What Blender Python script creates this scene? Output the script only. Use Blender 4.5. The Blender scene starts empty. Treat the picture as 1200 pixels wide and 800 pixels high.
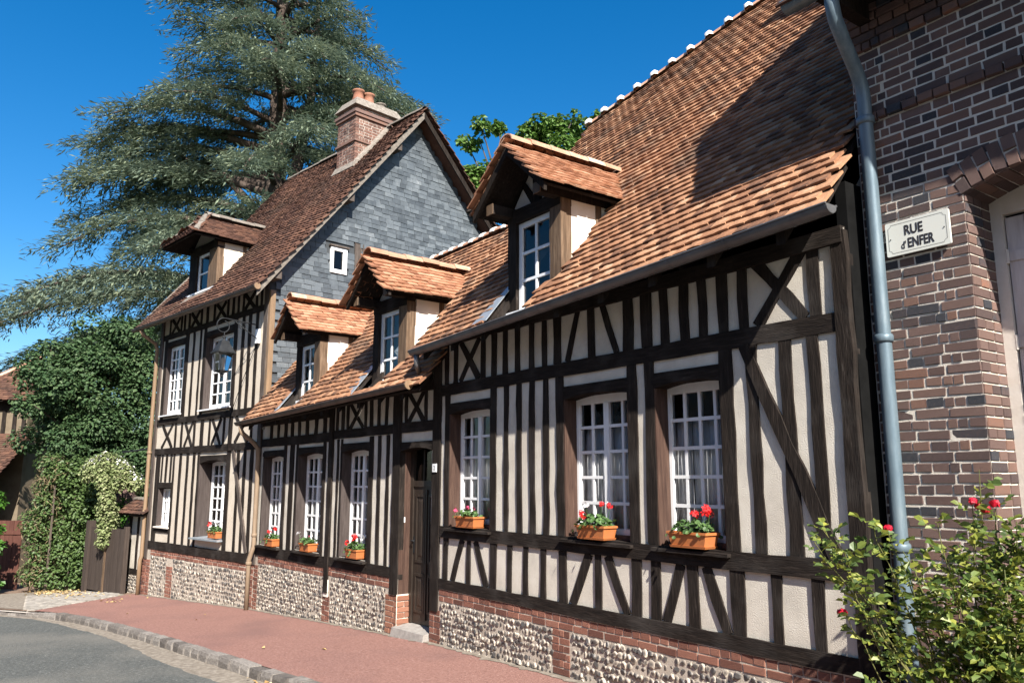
import bpy, math, random
import numpy as np
random.seed(7); rng = np.random.default_rng(11)
R = math.radians
scene = bpy.context.scene
col = scene.collection

# ------------------------------------------------------------------ camera, sky, sun, exposure
CAMZ = 1.7
cam_d = bpy.data.cameras.new('camera'); cam_d.sensor_width = 36; cam_d.lens = 27.9
cam_d.clip_start = 0.05; cam_d.clip_end = 3000
cam = bpy.data.objects.new('camera', cam_d); col.objects.link(cam); scene.camera = cam
_a = R(35.8); _p = math.atan(163 / 930)
F0 = np.array([-math.cos(_a), math.sin(_a), 0]); RT = np.array([math.sin(_a), math.cos(_a), 0]); ZZ = np.array([0, 0, 1.])
FW = F0 * math.cos(_p) + ZZ * math.sin(_p); UP = -F0 * math.sin(_p) + ZZ * math.cos(_p)
from mathutils import Matrix, Vector
cam.matrix_world = Matrix(((RT[0], UP[0], -FW[0], 0), (RT[1], UP[1], -FW[1], 0), (RT[2], UP[2], -FW[2], CAMZ), (0, 0, 0, 1)))

SUN = np.array([.735, -.245, .632]); SUN = SUN / np.linalg.norm(SUN)
world = bpy.data.worlds.new('World'); scene.world = world; world.use_nodes = True
nt = world.node_tree; nt.nodes.clear()
sky = nt.nodes.new('ShaderNodeTexSky'); sky.sky_type = 'NISHITA'; sky.sun_disc = False
sky.sun_elevation = math.asin(SUN[2]); sky.sun_rotation = math.atan2(SUN[0], SUN[1])
sky.altitude = 0; sky.air_density = 1.0; sky.dust_density = 1.1; sky.ozone_density = 3.0
hs = nt.nodes.new('ShaderNodeHueSaturation'); hs.inputs['Saturation'].default_value = 1.43; hs.inputs['Value'].default_value = 1.12
bg = nt.nodes.new('ShaderNodeBackground'); bg.inputs['Strength'].default_value = 0.065
wo = nt.nodes.new('ShaderNodeOutputWorld')
nt.links.new(sky.outputs[0], hs.inputs['Color']); nt.links.new(hs.outputs[0], bg.inputs['Color']); nt.links.new(bg.outputs[0], wo.inputs['Surface'])
sun_d = bpy.data.lights.new('sun', 'SUN'); sun_d.energy = 5.0; sun_d.angle = R(0.53); sun_d.color = (1, .95, .87)
sun = bpy.data.objects.new('sun', sun_d); col.objects.link(sun)
sun.rotation_euler = Vector(SUN).to_track_quat('Z', 'Y').to_euler(); sun.location = (20, -10, 30)
scene.view_settings.view_transform = 'Standard'; scene.view_settings.look = 'None'
scene.view_settings.exposure = 1.35; scene.view_settings.gamma = 1.0; scene.view_settings.use_curve_mapping = False

# ------------------------------------------------------------------ materials
MATS = {}
def mat(name, ramp, rough=.8, scale=8., stretch=(1, 1, 1), detail=6, bump=.15, bscale=60., rnd=0.0, spec=.3, var=None, transl=0.0, metal=0.0, dist=.01, coords='Object'):
    """noise-driven colour ramp; rnd mixes in a random value per piece"""
    m = bpy.data.materials.new(name); m.use_nodes = True; t = m.node_tree; n = t.nodes; L = t.links
    b = n['Principled BSDF']; b.inputs['Roughness'].default_value = rough; b.inputs['Metallic'].default_value = metal
    b.inputs['Specular IOR Level'].default_value = spec
    tc = n.new('ShaderNodeTexCoord'); mp = n.new('ShaderNodeMapping'); mp.inputs['Scale'].default_value = stretch
    L.new(tc.outputs[coords], mp.inputs[0])
    no = n.new('ShaderNodeTexNoise'); no.inputs['Scale'].default_value = scale; no.inputs['Detail'].default_value = detail; no.inputs['Roughness'].default_value = .65
    L.new(mp.outputs[0], no.inputs['Vector'])
    fac = no.outputs['Fac']
    mr = n.new('ShaderNodeMapRange'); mr.inputs[1].default_value = .28; mr.inputs[2].default_value = .72; L.new(fac, mr.inputs[0]); fac = mr.outputs[0]
    if rnd > 0:
        g = n.new('ShaderNodeNewGeometry'); oi = n.new('ShaderNodeObjectInfo')
        ad = n.new('ShaderNodeMath'); ad.operation = 'ADD'; L.new(g.outputs['Random Per Island'], ad.inputs[0]); L.new(oi.outputs['Random'], ad.inputs[1])
        fr = n.new('ShaderNodeMath'); fr.operation = 'FRACT'; L.new(ad.outputs[0], fr.inputs[0])
        mx = n.new('ShaderNodeMix'); mx.data_type = 'FLOAT'; mx.inputs[0].default_value = rnd
        L.new(fac, mx.inputs[2]); L.new(fr.outputs[0], mx.inputs[3]); fac = mx.outputs[0]
    cr = n.new('ShaderNodeValToRGB'); cr.color_ramp.interpolation = 'LINEAR'
    els = cr.color_ramp.elements
    for i, (p, c) in enumerate(ramp):
        e = els[i] if i < 2 else els.new(p)
        e.position = p; e.color = (*c, 1)
    L.new(fac, cr.inputs[0]); outc = cr.outputs[0]
    if var:      # large patches of another tone: (colour, scale, amount)
        c2, s2, amt = var
        n2 = n.new('ShaderNodeTexNoise'); n2.inputs['Scale'].default_value = s2; n2.inputs['Detail'].default_value = 5; L.new(tc.outputs['Object'], n2.inputs['Vector'])
        m2 = n.new('ShaderNodeMapRange'); m2.inputs[1].default_value = .5; m2.inputs[2].default_value = .72; m2.inputs[4].default_value = amt; L.new(n2.outputs['Fac'], m2.inputs[0])
        mc = n.new('ShaderNodeMix'); mc.data_type = 'RGBA'; L.new(m2.outputs[0], mc.inputs[0]); L.new(outc, mc.inputs[6]); mc.inputs[7].default_value = (*c2, 1)
        outc = mc.outputs[2]
    L.new(outc, b.inputs['Base Color'])
    if bump > 0:
        nb = n.new('ShaderNodeTexNoise'); nb.inputs['Scale'].default_value = bscale; nb.inputs['Detail'].default_value = 4; L.new(mp.outputs[0], nb.inputs['Vector'])
        bp = n.new('ShaderNodeBump'); bp.inputs['Strength'].default_value = bump; bp.inputs['Distance'].default_value = dist
        L.new(nb.outputs['Fac'], bp.inputs['Height']); L.new(bp.outputs[0], b.inputs['Normal'])
    if transl > 0:
        tr = n.new('ShaderNodeBsdfTranslucent'); L.new(outc, tr.inputs[0]); ms = n.new('ShaderNodeMixShader'); ms.inputs[0].default_value = transl
        L.new(b.outputs[0], ms.inputs[1]); L.new(tr.outputs[0], ms.inputs[2]); L.new(ms.outputs[0], n['Material Output'].inputs['Surface'])
    MATS[name] = m
    return m

mat('plaster', [(0, (.46, .42, .36)), (.5, (.58, .53, .452)), (1, (.655, .61, .53))], .95, 3.5, detail=9, bump=.5, bscale=110, spec=.1, var=((.44, .385, .32), 1.1, .65), dist=.009)
mat('plaster_pale', [(0, (.66, .60, .52)), (1, (.76, .71, .63))], .95, 4, bump=.3, bscale=90, spec=.1, var=((.6, .52, .43), 1.5, .4))
mat('ochre_shaded', [(0, (.13, .10, .07)), (1, (.21, .17, .12))], .95, 4, bump=.4, bscale=90, spec=.1, var=((.08, .06, .045), 1.0, .6))  # ochre render darkened in colour so the outbuilding wall looks shaded
mat('plaster_warm', [(0, (.50, .43, .345)), (1, (.60, .53, .44))], .95, 4, bump=.4, bscale=120, spec=.1, var=((.44, .37, .30), 1.0, .4))
mat('timber_upright', [(0, (.011, .0095, .009)), (.6, (.023, .018, .0152)), (.9, (.038, .030, .0255)), (1, (.085, .074, .064))], .92, 14, (3, 3, .3), 8, .5, 40, spec=.06, var=((.05, .044, .04), 2.6, .6))
mat('timber_level', [(0, (.011, .0095, .009)), (.6, (.023, .018, .0152)), (.9, (.038, .030, .0255)), (1, (.085, .074, .064))], .92, 14, (.3, 3, 3), 8, .5, 40, spec=.06, var=((.06, .053, .048), 2.2, .7))
mat('timber_grey', [(0, (.05, .038, .032)), (.6, (.085, .068, .058)), (1, (.15, .125, .11))], .8, 14, (3, 3, .25), 8, .4, 40, spec=.2)
mat('timber_bare', [(0, (.055, .036, .023)), (.5, (.115, .073, .045)), (1, (.21, .145, .095))], .75, 10, (3, 3, .25), 8, .4, 40, spec=.25)
mat('jamb_wood', [(0, (.03, .015, .011)), (.5, (.058, .031, .022)), (1, (.095, .056, .04))], .7, 12, (3, 3, .25), 8, .4, 40, spec=.3)
mat('jamb_grey', [(0, (.035, .026, .023)), (.5, (.055, .043, .039)), (1, (.085, .068, .062))], .75, 12, (3, 3, .25), 8, .3, 40, spec=.2)
mat('door_wood', [(0, (.014, .010, .008)), (.6, (.028, .02, .015)), (1, (.05, .037, .028))], .45, 12, (3, 3, .3), 8, .2, 40, spec=.5)
mat('tile_orange', [(0, (.03, .024, .022)), (.14, (.085, .05, .036)), (.26, (.165, .083, .05)), (.52, (.27, .132, .072)), (.8, (.38, .21, .12)), (.93, (.42, .31, .21)), (1, (.15, .11, .09))], .92, 12, rnd=.6, bump=.4, bscale=70, spec=.15, var=((.10, .075, .058), 1.7, .75))
mat('tile_orange_new', [(0, (.10, .045, .03)), (.2, (.22, .10, .058)), (.6, (.34, .165, .095)), (.9, (.42, .26, .17)), (1, (.22, .14, .10))], .9, 9, rnd=.6, bump=.4, bscale=70, spec=.15, var=((.2, .11, .07), 2.5, .4))
mat('tile_brown', [(0, (.028, .02, .018)), (.3, (.075, .04, .03)), (.7, (.125, .064, .044)), (.9, (.18, .10, .066)), (1, (.20, .165, .135))], .92, 9, rnd=.6, bump=.4, bscale=70, spec=.12, var=((.05, .038, .03), 1.2, .6))
mat('ridge_clay', [(0, (.28, .14, .09)), (.6, (.42, .24, .16)), (1, (.52, .40, .32))], .9, 8, rnd=.5, bump=.3, spec=.15)
mat('ridge_mortar', [(0, (.55, .51, .46)), (1, (.75, .72, .68))], .9, 14, bump=.3, spec=.1)
mat('ridge_grey', [(0, (.10, .085, .072)), (.6, (.19, .165, .14)), (1, (.31, .275, .24))], .95, 14, bump=.5, spec=.1, rnd=.3)
mat('slate', [(0, (.03, .036, .042)), (.3, (.062, .072, .081)), (.75, (.108, .123, .135)), (.95, (.165, .18, .19)), (1, (.34, .35, .35))], .55, 7, rnd=.6, bump=.25, bscale=40, spec=.35, var=((.07, .085, .10), 2.0, .5))
mat('slate_back', [(0, (.03, .035, .04)), (1, (.06, .065, .07))], .9, 7, bump=0)
mat('brick_red', [(0, (.045, .032, .03)), (.2, (.13, .06, .045)), (.55, (.215, .095, .068)), (.85, (.285, .135, .095)), (1, (.40, .25, .19))], .9, 16, rnd=.6, bump=.5, bscale=60, spec=.15, var=((.14, .075, .055), 6, .4))
mat('brick_mauve', [(0, (.022, .028, .036)), (.16, (.045, .047, .055)), (.24, (.07, .050, .048)), (.5, (.118, .074, .064)), (.74, (.155, .10, .085)), (.88, (.185, .105, .078)), (.95, (.225, .10, .062)), (1, (.31, .11, .055))], .85, 16, rnd=.78, bump=.6, bscale=60, spec=.25, var=((.12, .085, .075), 7, .35))
mat('brick_chimney', [(0, (.05, .035, .033)), (.3, (.13, .07, .055)), (.7, (.19, .10, .075)), (1, (.30, .20, .16))], .9, 16, rnd=.6, bump=.4, bscale=60, spec=.15, var=((.26, .22, .18), 3, .5))
mat('brick_orange', [(0, (.17, .075, .05)), (.5, (.25, .115, .075)), (1, (.34, .175, .115))], .9, 16, rnd=.5, bump=.4, bscale=60, spec=.15)
mat('mortar', [(0, (.52, .46, .385)), (1, (.70, .645, .56))], .95, 20, bump=.5, bscale=120, spec=.1)
mat('mortar_base', [(0, (.36, .305, .245)), (1, (.52, .455, .38))], .95, 20, bump=.5, bscale=120, spec=.1, var=((.28, .235, .19), 2.5, .6))
mat('mortar_grey', [(0, (.34, .30, .26)), (1, (.50, .45, .39))], .95, 20, bump=.5, bscale=120, spec=.1)
mat('zinc', [(0, (.10, .10, .105)), (1, (.17, .17, .175))], .5, 5, bump=.05, spec=.5, metal=.5, var=((.07, .065, .062), 3, .5))
mat('zinc_pale', [(0, (.32, .36, .40)), (1, (.45, .49, .53))], .45, 5, bump=.05, spec=.5, metal=.6)
mat('gutter_brown', [(0, (.07, .05, .042)), (1, (.13, .10, .085))], .55, 5, bump=.05, spec=.4, metal=.3)
mat('pipe_blue', [(0, (.085, .125, .155)), (.6, (.125, .17, .20)), (1, (.17, .21, .235))], .5, 6, (4, 4, .6), bump=.1, spec=.4, metal=.3, var=((.13, .17, .19), 2, .5))
mat('pipe_tan', [(0, (.17, .12, .08)), (1, (.26, .19, .13))], .6, 6, (3, 3, .5), bump=.1, spec=.3)
mat('pipe_gold', [(0, (.16, .105, .062)), (1, (.25, .165, .10))], .5, 6, (3, 3, .5), bump=.1, spec=.4)
mat('white_paint', [(0, (.70, .70, .70)), (1, (.80, .80, .80))], .45, 6, bump=.05, spec=.4, var=((.62, .6, .58), 4, .35))
mat('cream_paint', [(0, (.58, .51, .44)), (1, (.68, .62, .56))], .6, 8, bump=.1, spec=.3)
mat('curtain', [(0, (.84, .85, .88)), (1, (.9, .9, .93))], .95, 5, bump=.0, transl=.08, spec=.05)
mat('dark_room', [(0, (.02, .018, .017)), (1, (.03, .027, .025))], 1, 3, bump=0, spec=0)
mat('stone', [(0, (.20, .18, .165)), (1, (.33, .305, .28))], .9, 12, bump=.4, spec=.15)
mat('kerb', [(0, (.055, .048, .043)), (.45, (.14, .123, .11)), (1, (.32, .29, .26))], .9, 9, rnd=.5, bump=.6, bscale=40, spec=.2)
mat('sett', [(0, (.16, .145, .125)), (.5, (.26, .235, .205)), (1, (.36, .33, .29))], .9, 9, rnd=.6, bump=.5, bscale=40, spec=.2)
mat('terracotta', [(0, (.40, .125, .035)), (1, (.47, .16, .05))], .6, 6, bump=.05, spec=.35, var=((.38, .15, .07), 9, .4))
mat('soil', [(0, (.03, .02, .015)), (1, (.06, .045, .03))], 1, 40, bump=.6)
mat('bark', [(0, (.05, .038, .03)), (1, (.13, .105, .085))], .95, 6, (1, 1, .3), bump=.8, bscale=14, spec=.1)
mat('bark_cedar', [(0, (.035, .026, .022)), (.6, (.075, .057, .047)), (1, (.16, .13, .11))], .95, 3, (1, 1, .4), bump=.8, bscale=8, spec=.1)
mat('cedar_needles', [(0, (.05, .078, .064)), (.42, (.13, .172, .125)), (.75, (.21, .245, .155)), (1, (.33, .33, .19))], .65, .8, rnd=.45, bump=0, transl=.3, spec=.3)
mat('lime_leaf', [(0, (.026, .058, .022)), (.6, (.052, .098, .036)), (1, (.105, .15, .062))], .58, 2, rnd=.7, bump=0, transl=.22, spec=.3)
mat('ivy_leaf', [(0, (.04, .075, .02)), (.6, (.085, .14, .04)), (.9, (.11, .155, .05)), (1, (.20, .15, .06))], .5, 2, rnd=.7, bump=0, transl=.25, spec=.4)
mat('dry_twig', [(0, (.12, .09, .055)), (1, (.22, .17, .10))], .9, 4, rnd=.6, bump=0, spec=.1)
mat('laurel_leaf', [(0, (.03, .09, .012)), (1, (.08, .19, .025))], .4, 2, rnd=.7, bump=0, transl=.3, spec=.5)
mat('maple_leaf', [(0, (.05, .11, .018)), (.6, (.10, .19, .035)), (1, (.19, .26, .06))], .5, 1.5, rnd=.7, bump=0, transl=.35, spec=.4)
mat('honeysuckle_leaf', [(0, (.12, .16, .055)), (.55, (.22, .26, .11)), (1, (.38, .38, .22))], .6, 2, rnd=.8, bump=0, transl=.25, spec=.3)
mat('rose_leaf', [(0, (.045, .08, .024)), (.4, (.10, .155, .036)), (.68, (.225, .265, .05)), (.92, (.40, .39, .07)), (1, (.36, .15, .06))], .45, 3, rnd=.75, bump=.1, transl=.4, spec=.5)
mat('rose_stem', [(0, (.07, .09, .025)), (1, (.16, .14, .05))], .6, 8, bump=.1, spec=.3)
mat('rose_petal', [(0, (.40, .008, .022)), (1, (.62, .02, .05))], .5, 5, rnd=.6, bump=0, transl=.2, spec=.3)
mat('geranium_leaf', [(0, (.04, .085, .025)), (.6, (.08, .15, .045)), (1, (.13, .20, .07))], .5, 9, rnd=.6, bump=.1, transl=.25, spec=.35)
mat('petal_red', [(0, (.62, .012, .015)), (1, (.78, .03, .03))], .5, 5, rnd=.6, bump=0, transl=.2, spec=.25)
mat('petal_pink', [(0, (.55, .04, .12)), (1, (.72, .12, .24))], .5, 5, rnd=.6, bump=0, transl=.2, spec=.25)
mat('petal_white', [(0, (.68, .66, .66)), (1, (.8, .78, .78))], .5, 5, rnd=.6, bump=0, transl=.2, spec=.25)
mat('petal_lilac', [(0, (.45, .28, .36)), (1, (.66, .50, .58))], .5, 5, rnd=.6, bump=0, transl=.2, spec=.25)
mat('gate_wood', [(0, (.03, .022, .018)), (.6, (.055, .041, .034)), (1, (.09, .07, .058))], .8, 10, (3, 3, .25), 8, .3, 40, rnd=.3, spec=.2)
mat('red_wood', [(0, (.06, .024, .018)), (1, (.12, .05, .036))], .75, 10, (3, 3, .25), 8, .3, 40, rnd=.3, spec=.2)
mat('iron', [(0, (.012, .013, .015)), (1, (.028, .03, .032))], .65, 10, bump=.1, spec=.15)
mat('sign_enamel', [(0, (.62, .62, .56)), (1, (.68, .68, .62))], .3, 3, bump=0, spec=.5, var=((.58, .56, .48), 6, .3))
mat('sign_ink', [(0, (.02, .018, .02)), (1, (.04, .036, .04))], .4, 8, bump=0, spec=.4)
mat('pink_board', [(0, (.42, .37, .36)), (.5, (.54, .49, .48)), (1, (.64, .60, .59))], .8, 6, (3, 3, .3), 8, .3, 40, spec=.2, var=((.50, .40, .36), 3, .5))
mat('asphalt', [(0, (.045, .047, .045)), (.35, (.082, .085, .08)), (.7, (.112, .115, .108)), (1, (.25, .25, .23))], .92, 26, detail=9, bump=1.0, bscale=60, spec=.2, var=((.16, .152, .135), .6, .75), dist=.02)
mat('pavement', [(0, (.15, .08, .065)), (.4, (.235, .125, .103)), (.8, (.285, .162, .135)), (1, (.42, .29, .25))], .94, 34, detail=9, bump=.9, bscale=80, spec=.12, var=((.17, .098, .088), .8, .6), dist=.015)
mat('gutter_dirt', [(0, (.13, .11, .088)), (.5, (.205, .175, .142)), (1, (.31, .275, .23))], .95, 14, bump=.5, bscale=90, spec=.1)
mat('earth', [(0, (.13, .085, .06)), (.5, (.19, .13, .095)), (1, (.27, .20, .15))], .95, 10, bump=.5, bscale=60, spec=.1)
mat('grass', [(0, (.04, .07, .02)), (1, (.09, .13, .04))], .95, 8, bump=.5, bscale=40)
mat('dead_leaf', [(0, (.22, .13, .05)), (.6, (.42, .30, .13)), (1, (.55, .46, .28))], .8, 5, rnd=.8, bump=0, spec=.15)
mat('black_cable', [(0, (.006, .006, .006)), (1, (.011, .011, .011))], .95, 5, bump=0, spec=.02)
mat('opal', [(0, (.55, .52, .48)), (1, (.65, .62, .58))], .4, 5, bump=0, spec=.5)

def flint_mat():
    m = bpy.data.materials.new('flint'); m.use_nodes = True; t = m.node_tree; n = t.nodes; L = t.links; b = n['Principled BSDF']
    at = n.new('ShaderNodeAttribute'); at.attribute_name = 'core'
    tc = n.new('ShaderNodeTexCoord'); no = n.new('ShaderNodeTexNoise'); no.inputs['Scale'].default_value = 28; no.inputs['Detail'].default_value = 4; L.new(tc.outputs['Object'], no.inputs[0])
    g = n.new('ShaderNodeNewGeometry'); oi = n.new('ShaderNodeObjectInfo')
    ad = n.new('ShaderNodeMath'); ad.operation = 'ADD'; L.new(g.outputs['Random Per Island'], ad.inputs[0]); L.new(oi.outputs['Random'], ad.inputs[1])
    fr = n.new('ShaderNodeMath'); fr.operation = 'FRACT'; L.new(ad.outputs[0], fr.inputs[0])
    s1 = n.new('ShaderNodeMath'); s1.operation = 'MULTIPLY_ADD'; L.new(no.outputs['Fac'], s1.inputs[0]); s1.inputs[1].default_value = 1.3; s1.inputs[2].default_value = -.75
    s2 = n.new('ShaderNodeMath'); s2.operation = 'ADD'; L.new(s1.outputs[0], s2.inputs[0]); L.new(at.outputs['Fac'], s2.inputs[1])
    s3 = n.new('ShaderNodeMath'); s3.operation = 'MULTIPLY_ADD'; L.new(fr.outputs[0], s3.inputs[0]); s3.inputs[1].default_value = .7; L.new(s2.outputs[0], s3.inputs[2])
    s4 = n.new('ShaderNodeMath'); s4.operation = 'SUBTRACT'; L.new(s3.outputs[0], s4.inputs[0]); s4.inputs[1].default_value = .12
    cr = n.new('ShaderNodeValToRGB'); e = cr.color_ramp.elements
    e[0].position = .12; e[0].color = (.43, .375, .31, 1); e[1].position = .9; e[1].color = (.065, .06, .057, 1)
    x = e.new(.36); x.color = (.31, .265, .215, 1); x = e.new(.62); x.color = (.155, .132, .113, 1)
    L.new(s4.outputs[0], cr.inputs[0]); L.new(cr.outputs[0], b.inputs['Base Color']); b.inputs['Roughness'].default_value = .5
    MATS['flint'] = m
flint_mat()
def glass_mat():
    m = bpy.data.materials.new('window_glass'); m.use_nodes = True; t = m.node_tree; n = t.nodes; L = t.links; n.clear()
    o = n.new('ShaderNodeOutputMaterial'); mx = n.new('ShaderNodeMixShader'); tr = n.new('ShaderNodeBsdfTransparent'); gl = n.new('ShaderNodeBsdfGlossy')
    tr.inputs[0].default_value = (.97, .98, .98, 1); gl.inputs['Roughness'].default_value = .03
    lw = n.new('ShaderNodeFresnel'); lw.inputs[0].default_value = 1.5
    tc = n.new('ShaderNodeTexCoord'); no = n.new('ShaderNodeTexNoise'); no.inputs['Scale'].default_value = 5; L.new(tc.outputs['Object'], no.inputs[0])
    bp = n.new('ShaderNodeBump'); bp.inputs['Strength'].default_value = .08; bp.inputs['Distance'].default_value = .02; L.new(no.outputs['Fac'], bp.inputs['Height']); L.new(bp.outputs[0], gl.inputs['Normal'])
    L.new(lw.outputs[0], mx.inputs[0]); L.new(tr.outputs[0], mx.inputs[1]); L.new(gl.outputs[0], mx.inputs[2]); L.new(mx.outputs[0], o.inputs[0])
    MATS['glass'] = m
glass_mat()

# ------------------------------------------------------------------ helpers
ZB = {}          # base height of each thing, so that geometry can be written in scene heights
ROT = {}
def rootof(o):
    while o.parent: o = o.parent
    return o
def tag(o, label=None, cat=None, group=None, kind=None):
    if label: o['label'] = label
    if cat: o['category'] = cat
    if group: o['group'] = group
    if kind: o['kind'] = kind
    return o
OFF = {}         # things written in scene coordinates: the point their parts are measured from
def thing(name, label, cat, loc=(0, 0, 0), rot=0, group=None, scene_coords=False):
    o = bpy.data.objects.new(name, None); col.objects.link(o); o.location = loc; o.rotation_euler = (0, 0, R(rot)); o.empty_display_size = .2
    ZB[o.name] = loc[2]; ROT[o.name] = (np.array(loc, float), R(rot))
    if scene_coords: OFF[o.name] = (loc[0], loc[1]); ROT[o.name] = (np.zeros(3), 0)
    return tag(o, label, cat, group)
def zbof(parent): return ZB.get(rootof(parent).name, 0) if parent else 0
def offof(parent): return (*OFF.get(rootof(parent).name, (0, 0)), zbof(parent)) if parent else (0, 0, 0)

class MB:
    def __init__(s): s.v = []; s.f = []; s.m = []; s.cm = 0
    def add(s, vs, fs):
        k = len(s.v); s.v += [tuple(map(float, p)) for p in vs]
        for f in fs: s.f.append(tuple(i + k for i in f)); s.m.append(s.cm)
    def mi(s, i): s.cm = i; return s
    def box(s, x0, x1, y0, y1, z0, z1):
        s.add([(x0, y0, z0), (x1, y0, z0), (x1, y1, z0), (x0, y1, z0), (x0, y0, z1), (x1, y0, z1), (x1, y1, z1), (x0, y1, z1)],
              [(0, 3, 2, 1), (4, 5, 6, 7), (0, 1, 5, 4), (1, 2, 6, 5), (2, 3, 7, 6), (3, 0, 4, 7)]); return s
    def hexa(s, b, t):   # 4 bottom points, 4 top points (same winding, ccw seen from outside top)
        s.add(list(b) + list(t), [(3, 2, 1, 0), (4, 5, 6, 7), (0, 1, 5, 4), (1, 2, 6, 5), (2, 3, 7, 6), (3, 0, 4, 7)]); return s
    def quadslab(s, a, b, c, d, n, th):  # slab with top a,b,c,d and thickness th below along -n
        n = np.array(n, float); n /= np.linalg.norm(n); P = [np.array(p, float) for p in (a, b, c, d)]
        return s.hexa([p - n * th for p in P], P)
    def tube(s, pts, rad, n=8, cap=True):
        P = [np.array(p, float) for p in pts]; k = len(P)
        if np.isscalar(rad): rad = [rad] * k
        rings = []; prev = None
        for i in range(k):
            t = P[min(i + 1, k - 1)] - P[max(i - 1, 0)]; t /= (np.linalg.norm(t) + 1e-9)
            if prev is None:
                a = np.array([0, 0, 1.]) if abs(t[2]) < .9 else np.array([1., 0, 0]); x = np.cross(t, a)
            else: x = prev - t * np.dot(prev, t)
            x /= np.linalg.norm(x); prev = x; y = np.cross(t, x)
            rings.append([P[i] + rad[i] * (x * math.cos(2 * math.pi * j / n) + y * math.sin(2 * math.pi * j / n)) for j in range(n)])
        vs = [p for r in rings for p in r]; fs = []
        for i in range(k - 1):
            for j in range(n): fs.append((i * n + j, i * n + (j + 1) % n, (i + 1) * n + (j + 1) % n, (i + 1) * n + j))
        if cap: fs.append(tuple(range(n - 1, -1, -1))); fs.append(tuple((k - 1) * n + j for j in range(n)))
        s.add(vs, fs); return s
    def lathe(s, c, prof, n=16):
        vs = []; fs = []
        for r, z in prof:
            for j in range(n): a = 2 * math.pi * j / n; vs.append((c[0] + r * math.cos(a), c[1] + r * math.sin(a), c[2] + z))
        for i in range(len(prof) - 1):
            for j in range(n): fs.append((i * n + j, i * n + (j + 1) % n, (i + 1) * n + (j + 1) % n, (i + 1) * n + j))
        s.add(vs, fs); return s
    def timber(s, a, b, w, y0, y1, wob=.008, horiz=None, seg=None):
        """hewn beam in a facade: a, b = (u, z) ends, w width, faces at depth y0 (front) and y1"""
        a = np.array(a, float); b = np.array(b, float); d = b - a; L_ = np.linalg.norm(d); d /= L_; nrm = np.array([-d[1], d[0]])
        n = seg or max(2, int(L_ / .22)); vs = []; fs = []
        for i in range(n + 1):
            c = a + d * L_ * i / n; e = 0 if i in (0, n) else 1
            l = c + nrm * (w / 2 + random.uniform(-wob, wob)); r_ = c - nrm * (w / 2 + random.uniform(-wob, wob)); yy = y0 + random.uniform(-.003, .003)
            vs += [(l[0], yy, l[1]), (r_[0], yy, r_[1]), (r_[0], y1, r_[1]), (l[0], y1, l[1])]
        for i in range(n):
            k = 4 * i
            for q in range(4): fs.append((k + q, k + (q + 1) % 4, k + 4 + (q + 1) % 4, k + 4 + q))
        fs += [(3, 2, 1, 0), (4 * n, 4 * n + 1, 4 * n + 2, 4 * n + 3)]
        s.add(vs, fs); return s
    def mesh(s, name, mats, off=(0, 0, 0), smooth=False):
        me = bpy.data.meshes.new(name); me.from_pydata([(x - off[0], y - off[1], z - off[2]) for x, y, z in s.v], [], s.f)
        for m in mats: me.materials.append(MATS[m])
        if len(mats) > 1: me.polygons.foreach_set('material_index', s.m)
        if smooth: me.polygons.foreach_set('use_smooth', [True] * len(s.f))
        me.update(); return me
    def build(s, name, mats, parent=None, smooth=False, label=None):
        if isinstance(mats, str): mats = [mats]
        o = bpy.data.objects.new(name, s.mesh(name, mats, offof(parent), smooth)); col.objects.link(o)
        if parent: o.parent = parent
        if label: o['label'] = label
        return o
    def fixnormals(s): return s
def fast_mesh(name, V, F, mats, mi=None, smooth=False):
    me = bpy.data.meshes.new(name); V = np.asarray(V, np.float32); F = np.asarray(F, np.int32); k = F.shape[1]
    me.vertices.add(len(V)); me.vertices.foreach_set('co', V.ravel()); me.loops.add(F.size); me.loops.foreach_set('vertex_index', F.ravel())
    me.polygons.add(len(F)); me.polygons.foreach_set('loop_start', np.arange(0, F.size, k, dtype=np.int32)); me.polygons.foreach_set('loop_total', np.full(len(F), k, np.int32))
    for m in mats: me.materials.append(MATS[m])
    if mi is not None: me.polygons.foreach_set('material_index', np.asarray(mi, np.int32))
    me.polygons.foreach_set('use_smooth', np.full(len(F), smooth))
    me.update(calc_edges=True); return me
def link(name, me, parent=None, label=None, kind=None):
    o = bpy.data.objects.new(name, me); col.objects.link(o)
    if parent: o.parent = parent
    if label: o['label'] = label
    if kind: o['kind'] = kind
    return o
def to_world(root, P):
    loc, th = ROT[root.name]; c, s = math.cos(th), math.sin(th); P = np.asarray(P, float)
    return np.stack([loc[0] + c * P[..., 0] - s * P[..., 1], loc[1] + s * P[..., 0] + c * P[..., 1], P[..., 2]], -1)
def in_frame(W):
    d = W - np.array([0, 0, CAMZ]); z = d @ FW; x = 930 * (d @ RT) / np.maximum(z, .01); y = 930 * (d @ UP) / np.maximum(z, .01)
    return (z > .2) & (abs(x) < 605) & (abs(y) < 405), np.linalg.norm(d, axis=1)
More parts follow.
